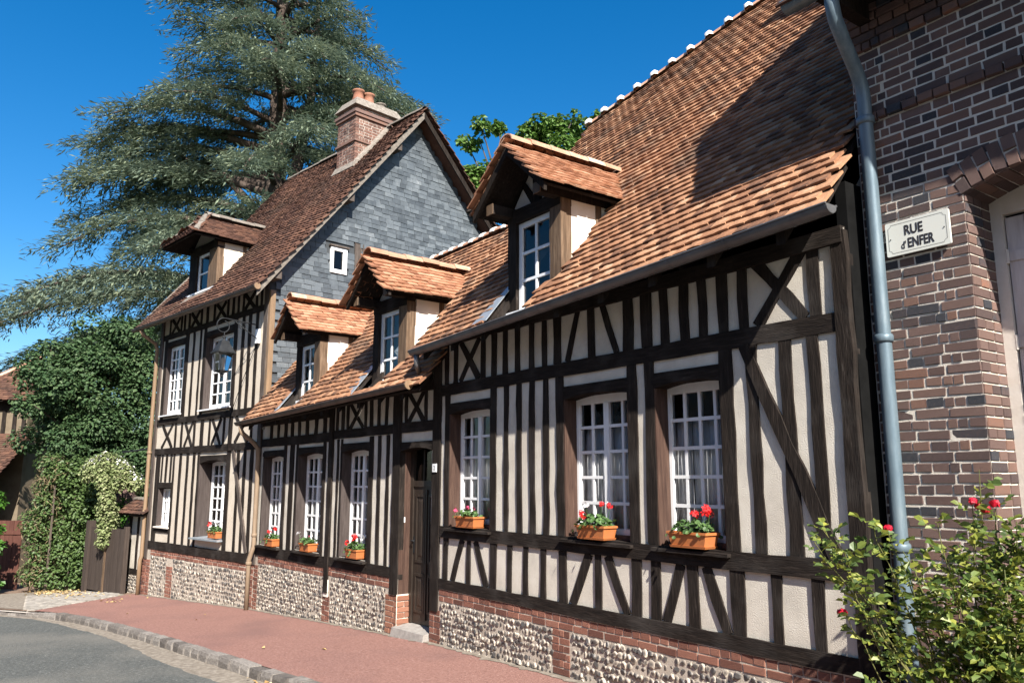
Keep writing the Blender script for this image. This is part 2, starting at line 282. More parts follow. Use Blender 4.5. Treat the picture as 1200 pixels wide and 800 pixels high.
def scatter(name, parent, variants, items, mats, nmax=300, core=None, smooth=False):
    """items: (4x4 matrix in thing space with scene heights, variant). The nmax nearest in view become objects, the rest one mesh."""
    if not items: return
    root = rootof(parent); off = np.array(offof(parent))
    if isinstance(mats, str): mats = [mats]
    C = np.array([m[:3, 3] for m, _ in items]); vis, dist = in_frame(to_world(root, C))
    order = np.argsort(np.where(vis, dist, dist + 1e4)); own = set(order[:nmax][vis[order[:nmax]]].tolist()) if nmax else set()
    mes = []
    for v, f in variants:
        me = bpy.data.meshes.new(name); me.from_pydata([tuple(p) for p in v], [], f)
        for m in mats: me.materials.append(MATS[m])
        if smooth: me.polygons.foreach_set('use_smooth', [True] * len(f))
        if core is not None:
            at = me.attributes.new('core', 'FLOAT', 'POINT'); at.data.foreach_set('value', core(np.array(v)).astype(np.float32))
        me.update(); mes.append(me)
    V = []; Fs = []; Cr = []; k = 0
    for i, (M, vi) in enumerate(items):
        if i in own:
            o = bpy.data.objects.new(name, mes[vi]); col.objects.link(o); o.parent = parent
            m = M.copy(); m[:3, 3] -= off; o.matrix_local = Matrix(m.tolist())
        else:
            v = np.array(variants[vi][0]); w = v @ M[:3, :3].T + M[:3, 3]; V.append(w)
            if core is not None: Cr.append(core(v))
            Fs += [tuple(q + k for q in f) for f in variants[vi][1]]; k += len(v)
    if V:
        V = np.concatenate(V) - off
        me = bpy.data.meshes.new(name + 's'); me.from_pydata(V.tolist(), [], Fs)
        for m in mats: me.materials.append(MATS[m])
        if core is not None:
            at = me.attributes.new('core', 'FLOAT', 'POINT'); at.data.foreach_set('value', np.concatenate(Cr).astype(np.float32))
        if smooth: me.polygons.foreach_set('use_smooth', [True] * len(Fs))
        me.update(); link(name + 's', me, parent, kind='stuff')
def mat4(ex, ey, ez, p):
    M = np.eye(4); M[:3, 0] = ex; M[:3, 1] = ey; M[:3, 2] = ez; M[:3, 3] = p; return M
def rotm(ax, a):
    return np.array(Matrix.Rotation(a, 3, Vector(ax)))
def unit(v): v = np.array(v, float); return v / np.linalg.norm(v)

def box_variant(j=.0, n=1):
    """unit box centred in x, y from 0 (front) to 1, z centred"""
    out = []
    for _ in range(n):
        v = np.array([(-.5, 0, -.5), (.5, 0, -.5), (.5, 1, -.5), (-.5, 1, -.5), (-.5, 0, .5), (.5, 0, .5), (.5, 1, .5), (-.5, 1, .5)], float)
        v[[0, 1, 4, 5]] += rng.uniform(-j, j, (4, 3)) * np.array([1, .6, 1.6])
        out.append((v, [(0, 3, 2, 1), (4, 5, 6, 7), (0, 1, 5, 4), (1, 2, 6, 5), (2, 3, 7, 6), (3, 0, 4, 7)]))
    return out
def worn_box(n=4, j=.035, ch=.055):
    """box with a worn, chamfered front"""
    out = []
    for _ in range(n):
        def ring(sx, sz, y): return np.array([(-sx, y, -sz), (sx, y, -sz), (sx, y, sz), (-sx, y, sz)])
        a = ring(.5, .5, 1); b = ring(.5, .5, .10); c = ring(.5 - ch * .5, .5 - ch * 1.3, 0)
        b += rng.uniform(-j, j, (4, 3)) * [.7, 0, 1]; c += rng.uniform(-j, j, (4, 3)) * [.7, .6, 1.3]
        v = np.concatenate([a, b, c]); f = [(8, 9, 10, 11)]
        for q in range(4):
            f.append((q, (q + 1) % 4, 4 + (q + 1) % 4, 4 + q)); f.append((4 + q, 4 + (q + 1) % 4, 8 + (q + 1) % 4, 8 + q))
        out.append((v, f))
    return out
BRICKV = worn_box(12)
def tile_variants(n=9, w=.150, l=.24, th=.020):
    out = []
    for _ in range(n):
        cam_ = rng.uniform(.000, .006); sk = rng.uniform(-.004, .004, 6); ll = l * rng.uniform(.97, 1.03)
        top = []; bot = []
        xs = (-w / 2, 0, w / 2)
        for yy in (0, ll):
            for i, x in enumerate(xs): top.append((x + sk[i] * .5, yy + (sk[i] * 1.2 if yy == 0 else 0), th + (cam_ if i == 1 else 0)))
        for yy in (0, ll):
            for i, x in enumerate(xs): bot.append((x + sk[i] * .5, yy + (sk[i] * 1.2 if yy == 0 else 0), (cam_ if i == 1 else 0)))
        v = np.array(top + bot); f = [(0, 1, 4, 3), (1, 2, 5, 4), (6, 7, 1, 0), (7, 8, 2, 1), (3, 9, 6, 0), (2, 8, 11, 5)]
        out.append((v, f))
    return out
TILEV = tile_variants()
def tiles(parent, name, O, eu, n, width, length, matn, inside=None, nmax=300, gauge=.112, w=.154, jit=.85, tilt=10.0):
    """rows of plain tiles on a plane: O lower left corner, eu along the eave, n normal; inside(a, b) keeps a tile at distance a along, b up"""
    eu = unit(eu); n = unit(n); es = np.cross(n, eu); items = []
    nr = int(length / gauge); nc = int(width / w) + 1
    wav = rng.uniform(0, 6, 6)
    for i in range(nr):
        off = (.5 * w if i % 2 else 0)
        dy = rng.normal(0, .004 * jit)
        for j in range(nc + 1):
            a = j * w - off + rng.normal(0, .004 * jit); b = i * gauge + dy + rng.normal(0, .0045 * jit)
            if a < -w * .3 or a > width - w * .2 + .04: continue
            if inside and not inside(a, b): continue
            sag = .026 * jit * math.sin(a * .9 + wav[0]) * math.sin(b * .8 + wav[1]) + .006 * jit * math.sin(a * 2.3 + wav[2] + b * 1.1)
            Rm = np.stack([eu, es, n], 1) @ rotm((1, 0, 0), -R(tilt + rng.normal(0, .9 * jit))) @ rotm((0, 0, 1), rng.normal(0, .012 * jit)) @ rotm((0, 1, 0), rng.normal(0, .014 * jit))
            M = np.eye(4); M[:3, :3] = Rm; M[:3, 3] = O + eu * a + es * b + n * (.041 + sag)
            items.append((M, int(rng.integers(len(TILEV)))))
    scatter(name, parent, TILEV, items, matn, nmax)

def brick_wall(parent, name, O, ex, en, width, z0, z1, matn, course=.0725, bond='english', inside=None, nmax=300, depth=.09, joint=.0095, start=0, collect=None):
    """O = left bottom corner at z=0, ex along the wall, en INTO the wall; bricks' faces lie 8 mm proud of the mortar sheet at O"""
    ex = unit(ex); en = unit(en); ez = np.array([0, 0, 1.]); items = collect if collect is not None else []
    rows = int(round((z1 - z0) / course))
    for i in range(rows):
        z = z0 + (i + .5) * course; header = (i + start) % 2 == 0; x = 0.0; first = True
        lens = []
        while x < width - .01:
            if bond == 'header': l = rng.uniform(.10, .125)
            elif bond == 'stretch': l = .225 if not (first and header) else .112
            else:
                if header: l = .1175 if not (first is False and x < .2 and x > .1) else .07
                else: l = .232 if rng.random() > .12 else .1175
            l *= rng.uniform(.97, 1.03)
            if width - (x + l) < .05: l = width - x
            lens.append((x, l)); x += l; first = False
        for x, l in lens:
            cx_ = x + l / 2
            if inside and not inside(cx_, z): continue
            sx = l - joint * rng.uniform(.8, 1.25); sz = course - joint * rng.uniform(.8, 1.2)
            p = O + ex * (cx_ + rng.normal(0, .0015)) + ez * (z + rng.normal(0, .0018)) - en * (.0042 + rng.uniform(-.002, .003))
            Rm = np.stack([ex, en, ez], 1) @ rotm((0, 1, 0), rng.normal(0, .008)) @ rotm((0, 0, 1), rng.normal(0, .01))
            M = np.eye(4); M[:3, :3] = Rm @ np.diag([sx, depth, sz]); M[:3, 3] = p; items.append((M, int(rng.integers(len(BRICKV)))))
    if collect is None: scatter(name, parent, BRICKV, items, matn, nmax)
    return items
def ico(sub=1):
    import bmesh
    bm = bmesh.new(); bmesh.ops.create_icosphere(bm, subdivisions=sub, radius=1); bm.verts.index_update()
    v = np.array([p.co[:] for p in bm.verts]); f = [tuple(q.index for q in fc.verts) for fc in bm.faces]; bm.free(); return v, f
ICO1 = ico(1); ICO2 = ico(2)
def flint_variants(n=14):
    out = []
    for _ in range(n):
        v = ICO2[0].copy(); k = rng.uniform(0, 6, 9)
        d = 1 + .13 * np.sin(v[:, 0] * 2.5 + k[0]) * np.sin(v[:, 2] * 2.3 + k[1]) + .12 * np.sin(v[:, 2] * 5 + k[2] + v[:, 0] * 3) + rng.uniform(-.07, .07, len(v))
        v = v * d[:, None]
        for _c in range(6):      # flakes knocked off
            a = rng.uniform(0, 2 * math.pi); m = unit((math.cos(a), -rng.uniform(.1, 1.3), math.sin(a))); h = rng.uniform(.55, .85); e = v @ m - h; v = v - np.outer(np.maximum(e, 0), m)
        v[:, 1] = np.maximum(v[:, 1], -.40 + .30 * (v[:, 0] * math.sin(k[3]) + v[:, 2] * math.cos(k[3])))
        keep = v[:, 1] < .45
        f = [q for q in ICO2[1] if all(keep[i] for i in q)]
        idx = sorted({i for q in f for i in q}); mp = {i: j for j, i in enumerate(idx)}
        out.append((v[idx] * .5, [tuple(mp[i] for i in q) for q in f]))
    return out
FLINTV = flint_variants()
def flint_core(v): return np.clip(1.15 - 2.1 * np.sqrt(v[:, 0] ** 2 + v[:, 2] ** 2), 0, 1)
def flints(parent, u0, u1, z0, z1, y=0.0, nmax=300, sz=.072, rowh=.064, zbot=None, collect=None):
    items = collect if collect is not None else []
    rows = max(1, int((z1 - z0) / rowh)); rh = (z1 - z0) / rows
    for i in range(rows):
        z = z0 + (i + .5) * rh; x = u0 + rng.uniform(0, .03)
        while x < u1 - .02:
            w = sz * rng.uniform(.62, 1.12)
            if zbot is None or z > zbot(x) - .04:
                a = rng.normal(0, .5); Rm = rotm((0, 1, 0), a)
                S = np.diag([w * 1.06, .070 * rng.uniform(.7, 1.2), rh * rng.uniform(.85, 1.2)])
                M = np.eye(4); M[:3, :3] = Rm @ S; M[:3, 3] = (x + w / 2, y + rng.normal(.004, .006), z + rng.normal(0, .006)); items.append((M, int(rng.integers(len(FLINTV)))))
            x += w * .98
    if collect is None: scatter('flint', parent, FLINTV, items, 'flint', nmax, core=flint_core)
    return items

def sheet(u0, u1, z0, z1, holes, y=0.0, back=None):
    """wall sheet facing the street with rectangular holes"""
    us = sorted({u0, u1, *[q for h in holes for q in h[:2]]}); zs = sorted({z0, z1, *[q for h in holes for q in h[2:]]}); b = MB()
    us = [u for u in us if u0 <= u <= u1]; zs = [z for z in zs if z0 <= z <= z1]
    for i in range(len(us) - 1):
        for j in range(len(zs) - 1):
            cu, cz = (us[i] + us[i + 1]) / 2, (zs[j] + zs[j + 1]) / 2
            if any(h[0] < cu < h[1] and h[2] < cz < h[3] for h in holes): continue
            b.add([(us[i], y, zs[j]), (us[i + 1], y, zs[j]), (us[i + 1], y, zs[j + 1]), (us[i], y, zs[j + 1])], [(0, 1, 2, 3)])
    return b
def studs(parent, lst, z0, z1, y0=-.016, m='timber_upright', name='stud', slope=0.0):
    for a, b in lst:
        c = (a + b) / 2; zz1 = z1(c) if callable(z1) else z1; zz0 = z0(c) if callable(z0) else z0
        MB().timber((c, zz0), (c + random.uniform(-.008, .008), zz1), b - a, y0, .06).build(name, m, parent)
def rail(parent, u0, u1, z0, z1, y0=-.019, m='timber_level', name='rail'):
    return MB().timber((u0, (z0 + z1) / 2), (u1, (z0 + z1) / 2), z1 - z0, y0, .065, wob=.005).build(name, m, parent)
def brace(parent, p, q, w=.08, y0=-.014, m='timber_upright', name='brace'):
    return MB().timber(p, q, w, y0, .05).build(name, m, parent)
def cross(parent, u0, u1, z0, z1, w=.085, m='timber_upright'):
    brace(parent, (u0, z1), (u1, z0), w, -.0135, m); brace(parent, (u0, z0), (u1, z1), w, -.0115, m)

def window(parent, u0, u1, z0, z1, v, cols=4, rows=5, arch=True, bottom=.10, name='window', mull=True, fr=.05, barw=.030, proud=0, solid=None, fmat='white_paint', arch_h=.035):
    """casement window: frame set at depth v behind the wall face, glazing bars and panes as sub-parts"""
    f = MB(); th = .055
    top = z1 - (arch_h if arch else 0)
    f.box(u0, u0 + fr, v, v + th, z0, z1); f.box(u1 - fr, u1, v, v + th, z0, z1)
    f.box(u0 + fr, u1 - fr, v + .002, v + th, top - fr, z1); f.box(u0 + fr, u1 - fr, v - .004, v + th, z0, z0 + bottom)
    cu = (u0 + u1) / 2; mw = .075 if mull else barw
    if mull: f.box(cu - mw / 2, cu + mw / 2, v - .006, v + th, z0 + bottom, top - fr)
    if mull:  # sash stiles
        for a, b in ((u0 + fr, u0 + fr + .022), (u1 - fr - .022, u1 - fr)): f.box(a, b, v + .006, v + th, z0 + bottom, top - fr)
    W = f.build(name, fmat, parent)
    lo, hi = z0 + bottom, top - fr
    xs = []
    if mull:
        h = cols // 2; l0, l1 = u0 + fr + .022, cu - mw / 2; r0, r1 = cu + mw / 2, u1 - fr - .022
        for (a, b) in ((l0, l1), (r0, r1)):
            p = (b - a + barw) / h
            for i in range(h): xs.append((a + i * p, a + i * p + p - barw))
    else:
        a, b = u0 + fr, u1 - fr; p = (b - a + barw) / cols
        for i in range(cols): xs.append((a + i * p, a + i * p + p - barw))
    pz = (hi - lo + barw) / rows; zs = [(lo + i * pz, lo + i * pz + pz - barw) for i in range(rows)]
    for i in range(len(xs) - 1):
        a, b = xs[i][1], xs[i + 1][0]
        if b - a < mw * .9 or not mull: MB().box(a, b, v + .008, v + .045, lo, hi).build('glazing_bar', fmat, W)
    for j in range(rows - 1):
        z = zs[j][1]
        for (a, b) in xs:
            pass
        if mull:
            for a, b in ((xs[0][0], xs[cols // 2 - 1][1]), (xs[cols // 2][0], xs[-1][1])): MB().box(a, b, v + .0065, v + .043, z, z + barw).build('glazing_bar', fmat, W)
        else: MB().box(xs[0][0], xs[-1][1], v + .0065, v + .043, z, z + barw).build('glazing_bar', fmat, W)
    me = bpy.data.meshes.new('pane')
    for a, b in xs:
        for c, d in zs:
            t = random.uniform(-.0016, .0016); q = MB(); q.add([(a, v + .026 + t, c), (b, v + .026 - t, c), (b, v + .026 + t * .5, d), (a, v + .026, d)], [(0, 1, 2, 3)])
            q.build('pane', 'glass', W)
    return W
def reveal(parent, u0, u1, z0, z1, depth, jm='jamb_wood', sill='timber_level', arch_h=.04, sp=.07, sillname='sill', lint='timber_level', stone=False):
    """wooden jambs and arched head lining of an opening"""
    MB().box(u0 - .03, u0 + .014, -.010, depth + .06, z0, z1 + .02).build('jamb', jm, parent)
    MB().box(u1 - .014, u1 + .03, -.010, depth + .06, z0, z1 + .02).build('jamb', jm, parent)
    b = MB(); n = 8
    for i in range(n):
        a0, a1 = i / n, (i + 1) / n; x0, x1 = u0 + (u1 - u0) * a0, u0 + (u1 - u0) * a1
        h0, h1 = z1 - arch_h * (2 * a0 - 1) ** 2, z1 - arch_h * (2 * a1 - 1) ** 2
        b.hexa([(x0, -.012, h0), (x1, -.012, h1), (x1, depth + .06, h1), (x0, depth + .06, h0)], [(x0, -.012, z1 + .1), (x1, -.012, z1 + .1), (x1, depth + .06, z1 + .1), (x0, depth + .06, z1 + .1)])
    b.build('lintel', lint, parent)
    s = MB(); s.hexa([(u0 - .04, -sp, z0 - .045), (u1 + .04, -sp, z0 - .045), (u1 + .04, depth + .02, z0 - .03), (u0 - .04, depth + .02, z0 - .03)],
                     [(u0 - .04, -sp, z0 - .018), (u1 + .04, -sp, z0 - .018), (u1 + .04, depth + .02, z0 + .004), (u0 - .04, depth + .02, z0 + .004)])
    s.build(sillname, sill, parent)

def gutter(parent, a, b, r=.062, m='zinc', name='gutter', endcap=None, nb=9, close=True):
    """half-round gutter between two points with bracket straps"""
    a = np.array(a, float); b = np.array(b, float); t = unit(b - a); x = unit(np.cross(t, [0, 0, 1])); z = np.cross(x, t)
    g = MB(); n = 10; vs = []; fs = []
    for P in (a, b):
        for rr in (r, r - .006):
            for j in range(n + 1): an = math.pi + math.pi * j / n; vs.append(P + rr * (x * math.cos(an) + z * math.sin(an)))
    k = n + 1
    for j in range(n):
        fs.append((j, j + 1, 2 * k + j + 1, 2 * k + j)); fs.append((k + j + 1, k + j, 3 * k + j, 3 * k + j + 1))
    for e in (0, 2 * k):
        for j in range(n): fs.append((e + j, e + k + j, e + k + j + 1, e + j + 1))
    fs += [(0, 2 * k, 3 * k, k), (n, k + n, 3 * k + n, 2 * k + n)]
    g.add(vs, fs)
    g.tube([a + x * r, b + x * r], .009, 6); g.tube([a - x * r, b - x * r], .009, 6)
    if close:
        for P in (a, b): g.add([P] + [P + r * (x * math.cos(math.pi + math.pi * j / n) + z * math.sin(math.pi + math.pi * j / n)) for j in range(n + 1)], [(0, j + 1, j + 2) for j in range(n)])
    G = g.build(name, m, parent)
    for i in range(nb):
        P = a + (b - a) * ((i + .5) / nb); q = MB(); pts = [P + (r + .004) * (x * math.cos(math.pi + math.pi * j / n) + z * math.sin(math.pi + math.pi * j / n)) for j in range(n + 1)]
        vs = [];
        for p in pts: vs += [p - t * .012, p + t * .012]
        q.add(vs, [(2 * j, 2 * j + 1, 2 * j + 3, 2 * j + 2) for j in range(n)]); q.build('gutter_bracket', m, G)
    return G
def pipe(parent, pts, r, m, name='downpipe', collars=()):
    P = MB().tube(pts, r, 14).build(name, m, parent, smooth=True)
    for c in collars:
        c = np.array(c, float); MB().tube([c - [0, 0, .03], c - [0, 0, .018], c + [0, 0, .018], c + [0, 0, .03]], [r * 1.12, r * 1.28, r * 1.28, r * 1.12], 14).build('pipe_collar', m, P, smooth=True)
    return P
def ridge_tiles(parent, a, b, r=.10, step=.33, m='ridge_clay', collar='ridge_mortar', name='ridge_tile', flat=.75, cw=.05, cr=1.18):
    a = np.array(a, float); b = np.array(b, float); L_ = np.linalg.norm(b - a); t = (b - a) / L_; x = unit(np.cross(t, [0, 0, 1])); z = np.cross(x, t); n = 8
    k = max(1, int(round(L_ / step))); st = L_ / k
    def arc(P, rr): return [P + rr * (x * math.cos(math.pi * j / n) + z * flat * math.sin(math.pi * j / n)) for j in range(n + 1)]
    for i in range(k):
        p0 = a + t * (i * st); p1 = a + t * ((i + 1) * st + .01); jz = z * rng.normal(0, .006)
        q = MB(); vs = arc(p0 + jz, r * 1.04) + arc(p1 + jz, r * .97) + arc(p0 + jz, r * .9) + arc(p1 + jz, r * .85); w = n + 1
        fs = [(j, j + 1, w + j + 1, w + j) for j in range(n)] + [(j, 2 * w + j, 2 * w + j + 1, j + 1) for j in range(n)]
        q.add(vs, fs); q.build(name, m, parent, smooth=False)
        if collar:
            q = MB(); c = a + t * (i * st) + jz
            vs = arc(c - t * cw, r * 1.05) + arc(c - t * cw * .5, r * cr) + arc(c + t * cw * .5, r * cr) + arc(c + t * cw, r * 1.0) + [c - t * cw]
            fs = [(e * w + j, e * w + j + 1, (e + 1) * w + j + 1, (e + 1) * w + j) for e in range(3) for j in range(n)] + [(j, 4 * w, j + 1) for j in range(n)]
            q.add(vs, fs); q.build('mortar_collar', collar, parent, smooth=True)

def leaves(name, P, size, mats, parent=None, N=None, up=.5, aspect=.6, fold=.15, mi=None, droop=0.0, kind='stuff', zb=None, dirs=None, label=None):
    """leaf-sized diamonds at the points P (scene space or thing space)"""
    P = np.asarray(P, float); n = len(P); size = np.broadcast_to(size, n) * rng.uniform(.65, 1.25, n)
    nr = rng.normal(size=(n, 3)); nr[:, 2] = np.abs(nr[:, 2]) + up
    if N is not None: nr = nr * .6 + N * 1.2
    nr /= np.linalg.norm(nr, axis=1)[:, None]
    d = rng.normal(size=(n, 3)) if dirs is None else dirs + rng.normal(size=(n, 3)) * .35
    d[:, 2] -= droop; d -= nr * (d * nr).sum(1)[:, None]; d /= np.linalg.norm(d, axis=1)[:, None] + 1e-9
    s = np.cross(nr, d); sz = size[:, None]
    V = np.empty((n, 4, 3)); V[:, 0] = P; V[:, 1] = P + d * sz * .5 + s * sz * aspect * .5 + nr * sz * fold; V[:, 2] = P + d * sz; V[:, 3] = P + d * sz * .5 - s * sz * aspect * .5 + nr * sz * fold
    V = V.reshape(-1, 3)
    if parent is not None: V -= np.array(offof(parent))
    F = np.arange(4 * n).reshape(n, 4)
    return link(name, fast_mesh(name, V, F, mats, mi), parent, label, kind)

def gz(X):   # height of the street along the facades
    return np.interp(X, [-80, -30, -20.3, -15, -12, -9, -6.7, 0, 40], [-4.5, -1.42, -.86, -.60, -.43, -.28, -.21, 0, .7])
def font_mesh(txt, size, bold=0.0, extrude=.0008, sx=1.0):
    c = bpy.data.curves.new('lettering', 'FONT'); c.body = txt; c.size = size; c.align_x = 'CENTER'; c.extrude = extrude; c.offset = bold
    o = bpy.data.objects.new('lettering', c); col.objects.link(o); dg = bpy.context.evaluated_depsgraph_get(); dg.update()
    me = bpy.data.meshes.new_from_object(o.evaluated_get(dg)); bpy.data.objects.remove(o)
    co = np.empty(len(me.vertices) * 3, np.float32); me.vertices.foreach_get('co', co); co = co.reshape(-1, 3); co[:, 0] *= sx
    me.vertices.foreach_set('co', co.ravel()); me.materials.clear(); me.materials.append(MATS['sign_ink']); me.update(); return me
#@@NEXT@@

# ------------------------------------------------------------------ the houses
def deck(parent, name, zf, u0, u1, v0, v1, m='timber_upright', holes=(), th=.035, off=.012, uL=None):
    """roof boarding under the tiles; v1(u) the ridge line; holes (ua, ub, va, vb) left open for dormers"""
    b = MB(); us = sorted({u0, u1, *[q_ for h in holes for q_ in h[:2]]})
    def P(u, v): return (u, v, zf(u, v) - off)
    def sl(a, c, va, vb, vc, vd): b.quadslab(P(a, va), P(c, vb), P(c, vc), P(a, vd), (0, -1, 1), th)
    if uL: b.quadslab(P(uL[0], v0), P(u0, v0), P(u0, v1(u0)), P(uL[1], v1(uL[1])), (0, -1, 1), th)
    for a, c in zip(us[:-1], us[1:]):
        h = [h for h in holes if abs(a - h[0]) < 1e-6]
        if h: sl(a, c, v0, v0, h[0][2], h[0][2]); sl(a, c, h[0][3], h[0][3], v1(c), v1(a))
        else: sl(a, c, v0, v0, v1(c), v1(a))
    return b.build(name, m, parent)

def dormer(parent, u0, u1, zs, zw, ze, zr, o, hw, zf, uc=None, v0=0.0, post=(.15, .17), tm='tile_orange_new', hip=False, cols=2, rows=3, glazed=None, tilename='dormer_tile', nmax=60, cheek='plaster_pale', wpost='timber_bare', ridgem='ridge_clay', collar=None, block=True, slit=None):
    uc = uc if uc is not None else (u0 + u1) / 2
    sl = zf(0, 1) - zf(0, 0)
    vr = (zr - zf(uc, 0)) / sl; vev = (ze - zf(uc, 0)) / sl
    # front frame
    MB().timber((u0 + post[0] / 2, zs - .05), (u0 + post[0] / 2, ze + .02), post[0], v0 - .01, v0 + .14).build('dormer_post', 'timber_upright', parent)
    MB().timber((u1 - post[1] / 2, zs + .0), (u1 - post[1] / 2, ze + .02), post[1], v0 - .01, v0 + .14).build('dormer_post', wpost, parent)  # right post: bare wood with the sunlit tone put into its colour
    MB().timber((u0, (zw + ze) / 2 + .03), (u1, (zw + ze) / 2 + .03), ze - zw + .04, v0 - .016, v0 + .15).build('dormer_lintel', 'timber_level', parent)
    w0, w1 = u0 + post[0], u1 - post[1]
    window(parent, w0, w1, zs, zw, v0 + .035, cols=cols, rows=rows, arch=False, bottom=.05, name='dormer_window', mull=False, fr=.06, barw=.032)
    MB().box(u0 - .02, u1 + .01, v0 - .05, v0 + .05, zs - .04, zs - .002).build('dormer_sill', 'white_paint', parent)
    MB().add and None
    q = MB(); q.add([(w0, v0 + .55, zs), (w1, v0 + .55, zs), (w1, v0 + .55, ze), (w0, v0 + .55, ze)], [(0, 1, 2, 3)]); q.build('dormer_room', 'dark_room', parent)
    # cheeks
    for s, uu in ((-1, u0), (1, u1)):
        a, c = (uu, uu + .09) if s < 0 else (uu - .09, uu)
        vv = (ze - zf(uu, 0)) / sl + .05; b = MB()
        z0 = zf(uu, v0) - .05
        pts = [(v0 + .13, z0 + .13 * sl), (vv, ze + .02), (v0 + .13, ze + .02)]
        b.add([(a, p, z) for p, z in pts] + [(c, p, z) for p, z in pts], [(2, 1, 0), (3, 4, 5), (0, 1, 4, 3), (1, 2, 5, 4), (2, 0, 3, 5)])
        b.build('dormer_cheek', cheek, parent)
        x0, x1 = (uu - .012, uu + .05) if s < 0 else (uu - .05, uu + .012)
        vm = v0 + .13 + (vv - v0 - .13) * .62; zlow = zf(uu, vm) - .06
        if ze - zlow > .1:
            b = MB(); b.hexa([(x0, vm - .04, zlow), (x1, vm - .04, zlow), (x1, vm + .04, zlow + .08 * sl), (x0, vm + .04, zlow + .08 * sl)], [(x0, vm - .04, ze), (x1, vm - .04, ze), (x1, vm + .04, ze), (x0, vm + .04, ze)]); b.build('cheek_stud', 'timber_bare', parent)
        b = MB(); xx0, xx1 = (uu - .016, uu + .10) if s < 0 else (uu - .10, uu + .016)
        b.box(xx0, xx1, v0 - (o - .08 if block else .05), vv + .05, ze - .03, ze + .085); b.build('wall_plate', 'timber_upright' if True else '', parent)
        if block: MB().box(xx0 - .004, xx1 + .004, v0 - o + .075, v0 - o + .085, ze - .034, ze + .089).build('plate_end', 'timber_bare', parent)
    # gable
    b = MB(); zt = ze + .05; k = (zr - ze) / hw; hh = (u1 - u0) / 2
    b.add([(u0, v0 + .05, zt), (u1, v0 + .05, zt), (uc + .06, v0 + .05, zr - .10), (uc - .06, v0 + .05, zr - .10)], [(0, 1, 2, 3)]); b.build('dormer_gable', cheek, parent)
    if not hip:
        for s in (-1, 1): MB().timber((uc + s * .02, zt), (uc + s * .22, zt + .28), .07, v0 + .02, v0 + .08).build('gable_brace', 'timber_upright', parent)
        MB().timber((uc, zt), (uc, zr - .12), .08, v0 + .015, v0 + .08).build('gable_post', 'timber_upright', parent)
    # roof
    vf = v0 - o; rd = MB(); th = .03
    nR = unit((zr - ze, 0, hw)); nL = unit((-(zr - ze), 0, hw)); rf = v0 if hip else vf
    eR, eL = uc + hw, uc - hw
    rd.quadslab((eR, vf, ze), (eR, vev + .15, ze), (uc, vr + .1, zr), (uc, rf, zr), nR, th)
    rd.quadslab((eL, vev + .15, ze), (eL, vf, ze), (uc, rf, zr), (uc, vr + .1, zr), nL, th)
    if hip: rd.quadslab((eL, vf, ze), (eR, vf, ze), (uc + .001, rf, zr), (uc - .001, rf, zr), (0, -1, 1), th)
    D = rd.build('dormer_roof', 'timber_upright', parent)
    Ls = math.hypot(zr - ze, hw); vals = 0
    for s in (1, -1):
        n = nR if s > 0 else nL; es = unit((-s * hw, 0, zr - ze)); eu = np.cross(es, n)
        lenv = vr + .1 - vf
        O = np.array([uc + s * (hw + .03), vf - .02, ze - .03 * (zr - ze) / hw]) if s > 0 else np.array([uc - hw - .03, vr + .1, ze - .03 * (zr - ze) / hw])
        def ins(a, b, O=O, eu=eu, es=es):
            p = O + eu * a + es * (b + .05)
            if hip and p[1] < vf + (b / Ls) * (rf - vf) - .05: return False
            return p[2] > zf(p[0], p[1]) - .03
        tiles(D, tilename, O, eu, n, lenv + .04, Ls + .02, tm, ins, nmax if s > 0 else nmax // 3, gauge=.09, jit=1.4, tilt=12.2)
    if hip:
        L2 = math.hypot(zr - ze, rf - vf); n = unit((0, -(zr - ze), rf - vf))
        tiles(D, tilename, np.array([eL, vf - .02, ze - .01]), np.array([1., 0, 0]), n, 2 * hw, L2, tm, lambda a, b: hw * b / L2 - .05 < a < 2 * hw - hw * b / L2, 20)
        for s in (-1, 1): ridge_tiles(D, (uc + s * (hw - .02), vf + .02, ze + .06), (uc, rf, zr + .05), .075, .3, ridgem, None, 'hip_tile')
    else:
        for s in (-1, 1):
            MB().hexa([(uc + s * hw, vf, ze - .12), (uc, vf, zr - .10), (uc, vf + .03, zr - .10), (uc + s * hw, vf + .03, ze - .12)][::s] if False else
                      [(uc + s * hw, vf - .005, ze - .085), (uc, vf - .005, zr - .11), (uc, vf + .035, zr - .11), (uc + s * hw, vf + .035, ze - .085)],
                      [(uc + s * hw, vf - .005, ze + .01), (uc, vf - .005, zr + .01), (uc, vf + .035, zr + .01), (uc + s * hw, vf + .035, ze + .01)]).build('barge_board', 'timber_upright', parent)
    ridge_tiles(D, (uc, rf - .02, zr + .045), (uc, vr + .02, zr + .05), .125, .27, ridgem, collar, 'dormer_ridge_tile', .78, cw=.03, cr=1.1)

